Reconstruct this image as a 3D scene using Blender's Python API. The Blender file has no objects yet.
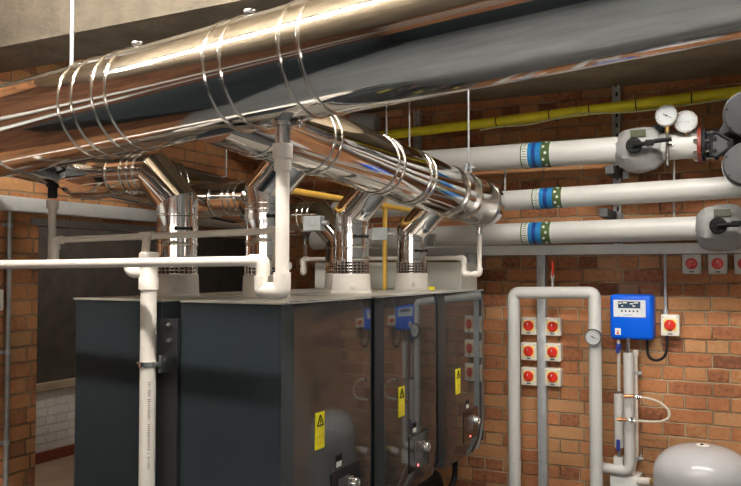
import bpy, bmesh, math, random
from mathutils import Vector, Matrix
random.seed(7)
PI = math.pi
CZ = 1.65                       # eye height above the floor
F = 780.0                       # focal length in pixels for a 741 px wide frame
YAW = math.radians(27.15)
PITCH = math.radians(1.98)
COL = bpy.context.scene.collection

def V(x, y, z): return Vector((x, y, z + CZ))
_f = Vector((-math.sin(YAW)*math.cos(PITCH), math.cos(YAW)*math.cos(PITCH), math.sin(PITCH)))
_r = Vector((math.cos(YAW), math.sin(YAW), 0))
_u = _r.cross(_f)
CAM = Vector((0, 0, CZ))
def ray(px, py): return _f + _r*((px-370.5)/F) - _u*((py-243)/F)
def aty(px, py, Y):             # point of the photograph on the plane Y = const
    d = ray(px, py); return CAM + d*(Y/d.y)
def atx(px, py, X):
    d = ray(px, py); return CAM + d*(X/d.x)

# ------------------------------------------------------------------ materials
MATS = {}
def newmat(name):
    m = bpy.data.materials.new(name); m.use_nodes = True
    nt = m.node_tree; b = nt.nodes['Principled BSDF']
    MATS[name] = m
    return m, nt, b
def setb(b, k, v):
    if k in b.inputs: b.inputs[k].default_value = v
def plain(name, col, rough=0.5, metal=0.0, var=0.08, scale=12, bump=0.0, bscale=60, coat=0.0, spec=0.5, stretch=(1,1,1), emit=None):
    m, nt, b = newmat(name)
    N, L = nt.nodes, nt.links
    tc = N.new('ShaderNodeTexCoord'); mp = N.new('ShaderNodeMapping'); mp.inputs['Scale'].default_value = stretch
    L.new(tc.outputs['Object'], mp.inputs['Vector'])
    n = N.new('ShaderNodeTexNoise'); n.inputs['Scale'].default_value = scale; n.inputs['Detail'].default_value = 4
    L.new(mp.outputs[0], n.inputs['Vector'])
    r = N.new('ShaderNodeValToRGB')
    r.color_ramp.elements[0].position = 0.3; r.color_ramp.elements[1].position = 0.7
    r.color_ramp.elements[0].color = tuple(max(0, c*(1-var)) for c in col) + (1,)
    r.color_ramp.elements[1].color = tuple(min(1, c*(1+var)) for c in col) + (1,)
    L.new(n.outputs['Fac'], r.inputs[0]); L.new(r.outputs[0], b.inputs['Base Color'])
    setb(b, 'Roughness', rough); setb(b, 'Metallic', metal); setb(b, 'Coat Weight', coat); setb(b, 'Coat Roughness', 0.05)
    setb(b, 'Specular IOR Level', spec)
    if bump:
        n2 = N.new('ShaderNodeTexNoise'); n2.inputs['Scale'].default_value = bscale; n2.inputs['Detail'].default_value = 3
        L.new(mp.outputs[0], n2.inputs['Vector'])
        bp = N.new('ShaderNodeBump'); bp.inputs['Strength'].default_value = bump; bp.inputs['Distance'].default_value = 0.01
        L.new(n2.outputs['Fac'], bp.inputs['Height']); L.new(bp.outputs[0], b.inputs['Normal'])
    if emit:
        setb(b, 'Emission Color', tuple(emit[:3]) + (1,)); setb(b, 'Emission Strength', emit[3])
    return m

def brickmat(name, axis, ramp, mortar, off=(0, 0), w=0.228, h=0.0765):
    m, nt, b = newmat(name)
    N, L = nt.nodes, nt.links
    tc = N.new('ShaderNodeTexCoord')
    sx = N.new('ShaderNodeSeparateXYZ'); L.new(tc.outputs['Object'], sx.inputs[0])
    cb = N.new('ShaderNodeCombineXYZ')
    L.new(sx.outputs[axis], cb.inputs[0]); L.new(sx.outputs[2], cb.inputs[1])
    mp = N.new('ShaderNodeMapping'); mp.inputs['Location'].default_value = (off[0], off[1], 0)
    L.new(cb.outputs[0], mp.inputs['Vector'])
    # uneven, hand-laid edges
    dn = N.new('ShaderNodeTexNoise'); dn.inputs['Scale'].default_value = 26; dn.inputs['Detail'].default_value = 3
    L.new(mp.outputs[0], dn.inputs['Vector'])
    sub = N.new('ShaderNodeVectorMath'); sub.operation = 'SUBTRACT'; sub.inputs[1].default_value = (.5, .5, .5)
    L.new(dn.outputs['Color'], sub.inputs[0])
    sc = N.new('ShaderNodeVectorMath'); sc.operation = 'SCALE'; sc.inputs['Scale'].default_value = 0.013
    L.new(sub.outputs[0], sc.inputs[0])
    ad = N.new('ShaderNodeVectorMath'); ad.operation = 'ADD'
    L.new(mp.outputs[0], ad.inputs[0]); L.new(sc.outputs[0], ad.inputs[1])
    br = N.new('ShaderNodeTexBrick')
    br.offset = 0.25; br.offset_frequency = 2; br.squash = 0.5; br.squash_frequency = 2
    br.inputs['Scale'].default_value = 1.0
    br.inputs['Color1'].default_value = (0, 0, 0, 1); br.inputs['Color2'].default_value = (1, 1, 1, 1)
    br.inputs['Mortar'].default_value = (.5, .5, .5, 1)
    br.inputs['Mortar Size'].default_value = 0.0062; br.inputs['Mortar Smooth'].default_value = 0.6
    br.inputs['Brick Width'].default_value = w; br.inputs['Row Height'].default_value = h
    L.new(ad.outputs[0], br.inputs['Vector'])
    fn = N.new('ShaderNodeTexNoise'); fn.inputs['Scale'].default_value = 40; fn.inputs['Detail'].default_value = 6; fn.inputs['Roughness'].default_value = 0.7
    L.new(mp.outputs[0], fn.inputs['Vector'])
    mr = N.new('ShaderNodeMath'); mr.operation = 'MULTIPLY_ADD'; mr.inputs[1].default_value = 1.1; mr.inputs[2].default_value = -0.55
    L.new(fn.outputs['Fac'], mr.inputs[0])
    am = N.new('ShaderNodeMath'); am.operation = 'ADD'; am.use_clamp = True
    L.new(br.outputs['Color'], am.inputs[0]); L.new(mr.outputs[0], am.inputs[1])
    rp = N.new('ShaderNodeValToRGB'); els = rp.color_ramp.elements
    els[0].position = 0; els[0].color = ramp[0] + (1,)
    els[1].position = 1; els[1].color = ramp[-1] + (1,)
    for i, c in enumerate(ramp[1:-1]):
        e = els.new((i+1)/(len(ramp)-1)); e.color = c + (1,)
    L.new(am.outputs[0], rp.inputs[0])
    mx = N.new('ShaderNodeMix'); mx.data_type = 'RGBA'
    L.new(br.outputs['Fac'], mx.inputs['Factor'])
    L.new(rp.outputs[0], mx.inputs['A'])
    mn = N.new('ShaderNodeValToRGB')
    mn.color_ramp.elements[0].position = 0.35; mn.color_ramp.elements[1].position = 0.62
    mn.color_ramp.elements[0].color = mortar[0] + (1,); mn.color_ramp.elements[1].color = mortar[1] + (1,)
    bn = N.new('ShaderNodeTexNoise'); bn.inputs['Scale'].default_value = 3.5; bn.inputs['Detail'].default_value = 5
    L.new(mp.outputs[0], bn.inputs['Vector']); L.new(bn.outputs['Fac'], mn.inputs[0])
    L.new(mn.outputs[0], mx.inputs['B'])
    # blotches of soot over brick and joint alike
    st = N.new('ShaderNodeTexNoise'); st.inputs['Scale'].default_value = 2.2; st.inputs['Detail'].default_value = 6
    L.new(mp.outputs[0], st.inputs['Vector'])
    sr = N.new('ShaderNodeMapRange'); sr.inputs[1].default_value = .35; sr.inputs[2].default_value = .7; sr.inputs[3].default_value = .72; sr.inputs[4].default_value = 1.1
    L.new(st.outputs['Fac'], sr.inputs[0])
    mu = N.new('ShaderNodeVectorMath'); mu.operation = 'SCALE'
    L.new(mx.outputs['Result'], mu.inputs[0]); L.new(sr.outputs[0], mu.inputs['Scale'])
    L.new(mu.outputs[0], b.inputs['Base Color'])
    setb(b, 'Roughness', 0.88); setb(b, 'Specular IOR Level', 0.25)
    ih = N.new('ShaderNodeMath'); ih.operation = 'MULTIPLY_ADD'; ih.inputs[1].default_value = -1.0; ih.inputs[2].default_value = 1.0
    L.new(br.outputs['Fac'], ih.inputs[0])
    hh = N.new('ShaderNodeMath'); hh.operation = 'MULTIPLY_ADD'; hh.inputs[1].default_value = 0.45
    L.new(fn.outputs['Fac'], hh.inputs[0]); L.new(ih.outputs[0], hh.inputs[2])
    bp = N.new('ShaderNodeBump'); bp.inputs['Strength'].default_value = 1.0; bp.inputs['Distance'].default_value = 0.012
    L.new(hh.outputs[0], bp.inputs['Height']); L.new(bp.outputs[0], b.inputs['Normal'])
    return m

BR = [(.22,.085,.045), (.44,.17,.075), (.52,.21,.09), (.56,.25,.105), (.54,.30,.14), (.50,.19,.08)]
M_brick_b = brickmat('orange_brick_back', 0, BR, ((.22,.13,.07), (.64,.48,.31)), off=(0.06, 0.028))
M_brick_l = brickmat('orange_brick_left', 1, [(.42,.18,.085),(.60,.26,.11),(.66,.29,.12),(.62,.34,.15),(.56,.22,.10)], ((.24,.15,.09), (.5,.36,.22)), off=(0.02, 0.03))
M_brick_d = brickmat('dark_reflected_brick', 1, [(.10,.045,.025),(.17,.07,.035),(.22,.09,.04),(.2,.1,.05),(.16,.06,.03)], ((.07,.045,.03), (.16,.11,.07)), off=(0.02, 0.03))  # brick colour darkened so the ducts mirror a dim wall
M_white_brick = brickmat('white_painted_brick', 1, [(.66,.64,.60),(.68,.66,.62),(.67,.65,.61)], ((.61,.59,.55), (.65,.63,.59)))
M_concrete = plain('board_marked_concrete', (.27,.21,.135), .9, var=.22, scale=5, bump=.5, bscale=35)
M_grey_wall = plain('pale_grey_painted_wall', (.36,.38,.38), .8, var=.1, scale=3)
M_cream_wall = plain('grey_painted_wall', (.17,.165,.16), .8, var=.12, scale=3)
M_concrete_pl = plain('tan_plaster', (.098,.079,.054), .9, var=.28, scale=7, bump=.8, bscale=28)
M_floor = plain('grey_painted_floor', (.17,.185,.19), .55, var=.2, scale=3, bump=.1)
M_floor_b = plain('brown_floor', (.24,.16,.10), .6, var=.2, scale=4)
M_charcoal = plain('charcoal_board', (.045,.036,.028), .75, var=.3, scale=8)
M_redbrown = plain('red_brown_paint', (.16,.035,.02), .5)
M_galv = plain('galvanised_steel', (.50,.52,.53), .45, .45, var=.12, scale=25)
M_galv_d = plain('dull_galvanised_steel', (.42,.42,.41), .5, .6, var=.15, scale=25)
M_paintgrey = plain('light_grey_trunking', (.80,.80,.77), .45, 0, var=.06)
M_white = plain('white_insulation_jacket', (.62,.61,.575), .38, var=.03, scale=6, bump=.05, bscale=8)
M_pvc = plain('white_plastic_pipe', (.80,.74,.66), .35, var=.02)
M_pvc_g = plain('grey_white_plastic_pipe', (.60,.55,.48), .45, var=.05)  # greyer copy of the white plastic; carries the shade of the condensate run
M_yellow = plain('yellow_gas_paint', (.88,.80,.03), .4, var=.12, scale=9)
M_orange = plain('ochre_yellow_paint', (.80,.48,.08), .45, var=.08)
M_cable = plain('pale_yellow_cable', (.62,.62,.32), .5)
M_black = plain('black_plastic', (.010,.010,.011), .55, spec=.2)
M_blackm = plain('black_steel', (.02,.021,.023), .5, var=.2)
M_cast = plain('dark_cast_iron', (.020,.020,.022), .6, 0, spec=.25, var=.2, scale=30, bump=.3, bscale=120)
M_pump = plain('grey_pump_cover', (.075,.075,.08), .6, .0, var=.08, spec=.3)
M_jacket = plain('silver_grey_valve_jacket', (.36,.36,.35), .5, var=.1, scale=14, bump=.8, bscale=16)
M_red = plain('red_plastic', (.72,.03,.015), .35)
M_redd = plain('red_oxide_flange', (.22,.035,.02), .5)
M_yplate = plain('yellow_switch_plate', (.92,.72,.22), .45)
M_swbody = plain('cream_switch_body', (.80,.76,.66), .45, var=.02)
M_blue = plain('bright_blue_casing', (.0,.12,.78), .35, var=.03, spec=.3)
M_blued = plain('dark_blue_handle', (.02,.04,.28), .4)
M_tank = plain('pale_grey_vessel', (.56,.56,.57), .25, var=.02, coat=.4)
M_brass = plain('brass', (.65,.42,.15), .3, .9)
M_copper = plain('copper', (.55,.25,.12), .3, .9)
M_face = plain('white_dial_face', (.52,.53,.53), .6, var=.01)
M_steel = plain('stainless_case', (.62,.62,.61), .2, .95)
M_case = plain('boiler_blue_grey_casing', (.026,.034,.038), .42, var=.06, scale=3, spec=.35)
M_front = plain('gloss_grey_front', (.045,.050,.051), .045, var=.02, scale=2, spec=.85)
M_front_s = plain('satin_grey_edge', (.13,.15,.155), .35)
M_lid = plain('grey_beige_lid', (.50,.47,.41), .38, .25, var=.08)
M_label = plain('yellow_warning_label', (.88,.78,.02), .4, var=.01)
M_glass = plain('black_control_glass', (.012,.010,.010), .08)
M_screen = plain('grey_screen', (.10,.085,.085), .15)
M_beige = plain('cream_cabinet', (.66,.65,.58), .4, var=.02)
M_shade = plain('grey_plastic_box', (.40,.43,.42), .5)
M_green = plain('green_tape', (.07,.12,.03), .4)
M_tblue = plain('light_blue_tape', (.02,.22,.52), .35)
M_tnavy = plain('navy_tape', (.01,.05,.25), .35)
M_wmark = plain('white_lettering', (.78,.78,.72), .5, var=.01)
M_lcd = plain('lit_screen', (.02,.03,.05), .2, emit=(.2,.5,.8,.05))
M_led = plain('red_indicator', (.8,.05,.05), .3, emit=(1,.1,.1,3))
M_orangec = plain('orange_plug', (.85,.35,.03), .4)
M_rubber = plain('hose_rubber', (.62,.56,.46), .55)
M_sleeve = plain('dark_sleeve_core', (.05,.045,.04), .5, .5)
M_collar = plain('cream_flue_adaptor', (.62,.58,.52), .5, var=.04)
M_lamp = plain('lamp_diffuser', (.9,.9,.9), .5, emit=(1.0,.96,.90,104))
M_lamp3 = plain('lamp_diffuser_dimmer', (.9,.9,.9), .5, emit=(1.0,.96,.90,68))
M_fill = plain('fill_lamp_diffuser', (.9,.9,.9), .5, emit=(1.0,.95,.90,7))  # glow of the added fill lamps
M_lampbody = plain('white_enamel', (.8,.8,.78), .4)

def chrome(name, col, rough, wob=.05, wscale=3.0):
    m, nt, b = newmat(name); N, L = nt.nodes, nt.links
    tc = N.new('ShaderNodeTexCoord')
    n = N.new('ShaderNodeTexNoise'); n.inputs['Scale'].default_value = wscale; n.inputs['Detail'].default_value = 2
    L.new(tc.outputs['Object'], n.inputs['Vector'])
    bp = N.new('ShaderNodeBump'); bp.inputs['Strength'].default_value = wob; bp.inputs['Distance'].default_value = 0.1
    L.new(n.outputs['Fac'], bp.inputs['Height']); L.new(bp.outputs[0], b.inputs['Normal'])
    n2 = N.new('ShaderNodeTexNoise'); n2.inputs['Scale'].default_value = 9; n2.inputs['Detail'].default_value = 5
    L.new(tc.outputs['Object'], n2.inputs['Vector'])
    mr = N.new('ShaderNodeMapRange'); mr.inputs[3].default_value = rough*.6; mr.inputs[4].default_value = rough*1.5
    L.new(n2.outputs['Fac'], mr.inputs[0]); L.new(mr.outputs[0], b.inputs['Roughness'])
    setb(b, 'Base Color', col + (1,)); setb(b, 'Metallic', 1.0)
    return m
M_chrome = chrome('polished_stainless', (.80,.785,.77), .07, .035, 2.2)
M_band = chrome('stainless_band', (.80,.77,.72), .16, .02)

# ------------------------------------------------------------------ mesh helpers
def link(name, bm, mat, parent=None, smooth=True, angle=35):
    me = bpy.data.meshes.new(name)
    bmesh.ops.recalc_face_normals(bm, faces=bm.faces[:])
    if parent is not None: org = Vector(parent['_o'])
    else:
        xs = [v.co.x for v in bm.verts]; ys = [v.co.y for v in bm.verts]; zs = [v.co.z for v in bm.verts]
        org = Vector(((min(xs)+max(xs))/2, (min(ys)+max(ys))/2, min(zs)))
        if mat in (M_brick_b, M_brick_l, M_brick_d, M_white_brick): org = Vector((0, 0, 0))
    bmesh.ops.translate(bm, vec=-org, verts=bm.verts[:])
    bm.to_mesh(me); bm.free()
    mats = mat if isinstance(mat, (list, tuple)) else [mat]
    for x in mats: me.materials.append(x)
    if smooth:
        me.polygons.foreach_set('use_smooth', [True]*len(me.polygons))
        me.set_sharp_from_angle(angle=math.radians(angle))
    o = bpy.data.objects.new(name, me); COL.objects.link(o)
    o['_o'] = tuple(org)
    if parent is not None: o.parent = parent
    else: o.location = org
    return o
def thing(name, loc, label, cat, group=None):
    o = bpy.data.objects.new(name, None); COL.objects.link(o)
    o.empty_display_size = .05
    o.location = loc; o['_o'] = tuple(loc); o['label'] = label; o['category'] = cat
    if group: o['group'] = group
    return o
def tag(o, label, cat, group=None):
    o['label'] = label; o['category'] = cat
    if group: o['group'] = group
    return o
def struct(o):
    o['kind'] = 'structure'; return o
def dup(root, delta, label, group=None):
    def rec(o, par):
        c = o.copy(); COL.objects.link(c); c.parent = par
        for ch in [x for x in bpy.data.objects if x.parent == o and x is not c]: rec(ch, c)
        return c
    r = rec(root, None); r.location = Vector(root.location) + delta
    r['label'] = label
    if group: r['group'] = group
    return r
def BM(): return bmesh.new()

def box(bm, a, b, bev=0.0, mi=0):
    """axis aligned box between corners a and b"""
    c = [(a[i]+b[i])/2 for i in range(3)]; s = [abs(a[i]-b[i]) for i in range(3)]
    r = bmesh.ops.create_cube(bm, size=1.0, matrix=Matrix.Translation(c) @ Matrix.Diagonal((s[0], s[1], s[2], 1)))
    vs = r['verts']
    if bev:
        es = list({e for v in vs for e in v.link_edges})
        r2 = bmesh.ops.bevel(bm, geom=es, offset=bev, segments=2, affect='EDGES', profile=.5)
        fs = r2['faces']
    if mi:
        for f in {f for v in vs if v.is_valid for f in v.link_faces}: f.material_index = mi
    return vs
def frame(d):
    d = d.normalized(); up = Vector((0, 0, 1)) if abs(d.z) < .95 else Vector((1, 0, 0))
    a = d.cross(up).normalized(); return a, a.cross(d).normalized()
def rings(bm, rs, caps=True, mi=0):
    fs = []
    for r0, r1 in zip(rs, rs[1:]):
        n = len(r0)
        for i in range(n):
            fs.append(bm.faces.new((r0[i], r0[(i+1) % n], r1[(i+1) % n], r1[i])))
    if caps:
        fs.append(bm.faces.new(list(reversed(rs[0])))); fs.append(bm.faces.new(rs[-1]))
    for f in fs: f.material_index = mi
def cyl(bm, p0, p1, r0, r1=None, n=24, caps=True, mi=0):
    r1 = r0 if r1 is None else r1
    p0, p1 = Vector(p0), Vector(p1); a, b = frame(p1-p0); rs = []
    for p, r in ((p0, r0), (p1, r1)):
        rs.append([bm.verts.new(p + a*(r*math.cos(2*PI*i/n)) + b*(r*math.sin(2*PI*i/n))) for i in range(n)])
    rings(bm, rs, caps, mi)
def lathe(bm, p0, d, prof, n=32, caps=True, mi=0):
    """prof = [(t along d, radius)]"""
    p0 = Vector(p0); d = Vector(d).normalized(); a, b = frame(d); rs = []
    for t, r in prof:
        r = max(r, 1e-4)
        rs.append([bm.verts.new(p0 + d*t + a*(r*math.cos(2*PI*i/n)) + b*(r*math.sin(2*PI*i/n))) for i in range(n)])
    rings(bm, rs, caps, mi)
def rounded(pts, br, k=6):
    pts = [Vector(p) for p in pts]; out = [pts[0]]
    for p, c, q in zip(pts, pts[1:], pts[2:]):
        u, v = (p-c), (q-c); l = min(br, u.length*.49, v.length*.49)
        s, e = c + u.normalized()*l, c + v.normalized()*l
        for i in range(k+1):
            t = i/k; out.append(s*(1-t)**2 + c*2*t*(1-t) + e*t*t)
    out.append(pts[-1]); return out
def sweep(bm, pts, r, n=20, br=0.0, k=6, caps=True, mi=0, split=False):
    pts = [Vector(p) for p in pts]
    if br: pts = rounded(pts, br, k)
    ds = [(q-p).normalized() for p, q in zip(pts, pts[1:])]
    a, b = frame(ds[0]); rs = []
    prev = ds[0]
    for i, p in enumerate(pts):
        din = ds[i-1] if i > 0 else ds[0]; dout = ds[i] if i < len(ds) else ds[-1]
        if i > 0:
            ax = prev.cross(din)
            if ax.length > 1e-6:
                R = Matrix.Rotation(prev.angle(din), 3, ax.normalized()); a = R @ a; b = R @ b
            prev = din
        nrm = (din+dout).normalized()
        ring = []
        for j in range(n):
            o = a*(r*math.cos(2*PI*j/n)) + b*(r*math.sin(2*PI*j/n))
            q = p + o; t = (p-q).dot(nrm)/max(.3, din.dot(nrm))
            ring.append(bm.verts.new(q + din*t))
        rs.append(ring)
    if split:      # separate the mitred lengths so that each keeps its own straight shading
        for i in range(len(rs)-1):
            a_ = [bm.verts.new(v.co) for v in rs[i]]; b_ = [bm.verts.new(v.co) for v in rs[i+1]]
            rings(bm, [a_, b_], False, mi)
        for f in (rs[0], rs[-1]): bm.faces.new(f)
        bmesh.ops.delete(bm, geom=[v for ring in rs[1:-1] for v in ring], context='VERTS')
        return
    rings(bm, rs, caps, mi)
def band(parent, p, d, r, w=.012, h=.005, mat=None, name='locking_band', n=48):
    """raised bead round a pipe"""
    bm = BM(); p = Vector(p); d = Vector(d).normalized()
    lathe(bm, p - d*(w/2), d, [(0, r-.004), (0, r+h*.5), (w*.25, r+h), (w*.75, r+h), (w, r+h*.5), (w, r-.004)], n=n, caps=False)
    return link(name, bm, mat or M_band, parent)
def text(body, size, mat, name, parent, origin, xdir, updir, ext=.0006, align='CENTER'):
    """lettering as mesh, origin = centre of the text in the world"""
    cu = bpy.data.curves.new('t', 'FONT'); cu.body = body; cu.size = size; cu.extrude = ext
    cu.align_x = align; cu.align_y = 'CENTER'; cu.resolution_u = 2
    o = bpy.data.objects.new('t', cu); COL.objects.link(o)
    dg = bpy.context.evaluated_depsgraph_get(); me = bpy.data.meshes.new_from_object(o.evaluated_get(dg))
    bpy.data.objects.remove(o)
    bm = BM(); bm.from_mesh(me); bpy.data.meshes.remove(me)
    x = Vector(xdir).normalized(); u = Vector(updir).normalized(); z = x.cross(u)
    M = Matrix((x, u, z)).transposed().to_4x4(); M.translation = Vector(origin)
    bmesh.ops.transform(bm, matrix=M, verts=bm.verts[:])
    return link(name, bm, mat, parent, smooth=False)

# ================================================================== SETTING
XL, YB, XR, YF = -3.3, 4.6, 2.4, -2.6
ZF, ZC = -CZ, 1.40
YO = 2.747              # start of the opening in the left wall
def slab(name, a, b, mat): return struct(link(name, (lambda bm: (box(bm, a, b), bm)[1])(BM()), mat, smooth=False))
slab('floor', V(XL-.25, YF, ZF-.15), V(XR, YB, ZF), M_floor)
slab('ceiling', V(-6, YF, ZC), V(XR, 9.2, ZC+.15), M_concrete)
slab('wall_back', V(XL, YB, ZF), V(XR, YB+.25, ZC), M_brick_b)
slab('wall_right', V(XR, YF, ZF), V(XR+.25, YB+.25, ZC), M_grey_wall)
slab('wall_front', V(XL-.25, YF-.25, ZF), V(XR+.25, YF, ZC), M_brick_b)
bm = BM()
box(bm, V(XL-.24, 1.7, ZF), V(XL, YO, ZC)); box(bm, V(XL-.24, YO, .235), V(XL, YB+.25, ZC))
struct(link('wall_left', bm, M_brick_l, smooth=False))
slab('wall_left_front', V(XL-.24, YF, ZF), V(XL, 1.7, ZC), M_brick_d)
# space seen through the opening
slab('floor_annex', V(-6.0, 1.5, ZF-.15), V(XL-.25, 9.2, ZF), M_floor_b)
slab('wall_far_left', V(-5.85, 1.5, ZF), V(-5.6, 9.2, -1.02), M_white_brick)
slab('trim_1', V(-5.6, 1.5, ZF), V(-5.57, 9.2, ZF+.09), M_redbrown)
slab('wall_upper_left', V(-5.80, 1.5, -1.02), V(-5.62, 9.2, ZC), M_charcoal)
slab('trim_2', V(-5.62, 1.5, -1.04), V(-5.56, 9.2, -.975), M_concrete)
slab('wall_annex_front', V(-5.85, 1.4, ZF), V(XL-.25, 1.5, ZC), M_charcoal)
slab('wall_annex_back', V(-5.85, 9.2, ZF), V(XL, 9.3, ZC), M_charcoal)
slab('wall_annex_right', V(XL-.05, YB+.25, ZF), V(XL+.1, 9.2, ZC), M_charcoal)
# lintel strip under the trunking
slab('trim_3', V(XL-.02, YO-.05, .225), V(XL+.02, YB, .262), M_galv_d)
# beams
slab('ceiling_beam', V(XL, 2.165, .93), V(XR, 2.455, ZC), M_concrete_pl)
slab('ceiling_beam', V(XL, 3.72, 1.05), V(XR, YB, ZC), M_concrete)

# ================================================================== LAMPS
def batten(x0, x1, y, z, label, lm=None):
    t = thing('light_batten', V((x0+x1)/2, y, z), label, 'light', 'strip lights on the ceiling')
    bm = BM(); box(bm, V(x0, y-.03, z+.035), V(x1, y+.03, z+.075), .004); link('body', bm, M_lampbody, t, False)
    bm = BM(); box(bm, V(x0+.02, y-.017, z), V(x1-.02, y+.017, z+.034)); link('diffuser', bm, lm or M_lamp, t, False)
    for s in (.2, .8):
        bm = BM(); x = x0+(x1-x0)*s; cyl(bm, V(x, y, z+.07), V(x, y, ZC), .004, n=8); link('hanger', bm, M_galv, t)
    return t
batten(-2.75, -1.3, 1.40, 1.27, 'white strip light above the front of the boilers')
batten(-1.25, .35, 1.40, 1.27, 'white strip light continuing the row to the right')
batten(-1.1, .7, 3.12, 1.315, 'white strip light in front of the back wall pipes', M_lamp3)
batten(-5.0, -3.9, 4.6, 1.2, 'added unseen strip light brightening the space beyond the opening')  # added to brighten the dark annex, no fitting visible there
def fill_lamp(x0, x1, z, label):  # unseen lamps added at eye level as soft frontal fill
    t = thing('fill_light', V((x0+x1)/2, YF, z), label, 'light', 'added fill lamps behind the camera')
    bm = BM(); box(bm, V(x0, YF, z-.16), V(x1, YF+.05, z+.16), .004); link('body', bm, M_lampbody, t, False)
    bm = BM(); box(bm, V(x0+.02, YF+.05, z-.14), V(x1-.02, YF+.085, z+.14)); link('diffuser', bm, M_fill, t, False)
fill_lamp(-1.7, -.2, .30, 'added fill lamp behind the camera, left one')
fill_lamp(.3, 1.8, .30, 'added fill lamp behind the camera, right one')

for (z, r, m_, lab) in ((1.05, .08, M_white, 'upper white pipe added behind the camera for duct reflections'), (.78, .06, M_white, 'lower white pipe added behind the camera for duct reflections')):  # unseen pipes added to give the polished ducts streaks to mirror
    bm = BM(); cyl(bm, V(XL, YF+r, z), V(XR, YF+r, z), r, n=28)
    tag(link('insulated_pipe', bm, m_), lab, 'pipe', 'added pipes behind the camera')
bm = BM(); box(bm, V(XL, YF, .50), V(XR, YF+.2, .58), .004)
tag(link('added_tray', bm, M_galv), 'steel cable tray added behind the camera for duct reflections', 'tray')  # unseen tray added as another streak in the duct reflections
for (y_, z, r, m_, lab) in ((.055, .62, .055, M_white, 'white pipe added along the unseen left wall for duct reflections'), (.04, .34, .04, M_galv, 'steel pipe added along the unseen left wall for duct reflections')):  # added out of view, as lines for the left of the duct to mirror
    bm = BM(); cyl(bm, V(XL+y_, YF+.4, z), V(XL+y_, 1.6, z), r, n=24)
    tag(link('added_wall_pipe', bm, m_), lab, 'pipe')
t = thing('added_cupboard', V(XL+.2, -.4, ZF), 'dark steel cupboard added against the unseen left wall for duct reflections', 'cupboard')  # added out of view as a dark mass for the ducts to mirror
bm = BM(); box(bm, V(XL, -1.9, ZF), V(XL+.35, 1.2, .12), .01); link('body', bm, M_case, t, False)
for k in range(3):
    bm = BM(); box(bm, V(XL+.35, -1.88+k*1.03, ZF+.08), V(XL+.365, -.88+k*1.03, .09), .003); link('door', bm, M_case, t, False)
t = thing('added_cabinet', V(-1.6, YF+.2, ZF), 'dark grey cabinet row added behind the camera for duct reflections', 'cabinet')  # unseen row added to darken the lower duct reflections
bm = BM(); box(bm, V(-3.1, YF, ZF), V(1.9, YF+.35, -.02), .01); link('body', bm, M_case, t, False)
for k in range(5):
    bm = BM(); box(bm, V(-3.08+k*1.0, YF+.35, ZF+.08), V(-2.12+k*1.0, YF+.365, -.05), .003); link('door', bm, M_case, t, False)

# ================================================================== MAIN DUCT
MA, MB_ = V(-2.635, 2.0, .525), V(-.055, 1.86, .674)
MD = (MB_-MA).normalized(); MR = .168
def onmain(x): return MA + (MB_-MA)*((x-MA.x)/(MB_.x-MA.x))
def main_x(px):          # x on the axis that shows at column px
    lo, hi = -3.3, 1.0
    for _ in range(40):
        m = (lo+hi)/2; p = onmain(m)-CAM
        c = 370.5 + F*p.dot(_r)/p.dot(_f)
        if c < px: lo = m
        else: hi = m
    return m
t = thing('main_flue_duct', onmain(-.5), 'large polished stainless flue duct crossing the whole picture under the ceiling', 'duct')
bm = BM(); cyl(bm, onmain(-3.3), onmain(XR), MR, n=96); link('duct_wall', bm, M_chrome, t)
for px in (-15, 62, 75, 95, 108, 204, 220, 277, 296, 860, 880):
    band(t, onmain(main_x(px+36)), MD, MR, .012, .0045, n=96)
bm = BM()
seam = [onmain(-3.3+i*.1) + Vector((0, -MR*.05, MR*.9995)) for i in range(0, 56)]
# band latches
for px in (220, 296, 108):
    p = onmain(main_x(px+36)) + Vector((0, -.03, MR+.008)); bm2 = BM()
    box(bm2, p-Vector((.012, .018, .006)), p+Vector((.012, .018, .008)), .002); cyl(bm2, p+Vector((-.02, 0, .006)), p+Vector((.02, 0, .006)), .004, n=10)
    link('band_latch', bm2, M_steel, t)
bm.free()
# drain spigot under the duct
xd = main_x(283) ; pd = onmain(xd) - Vector((0, 0, MR))
bm = BM(); lathe(bm, pd+Vector((0, 0, .012)), (0, 0, -1), [(0, .034), (.022, .034), (.022, .023), (.075, .023)]); link('drain_spigot', bm, M_steel, t)
bm = BM(); box(bm, pd+Vector((.02, -.012, -.012)), pd+Vector((.075, .012, 0)), .003); cyl(bm, pd+Vector((.06, 0, -.018)), pd+Vector((.06, 0, .012)), .006, n=10); link('drain_bracket', bm, M_steel, t)

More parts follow.
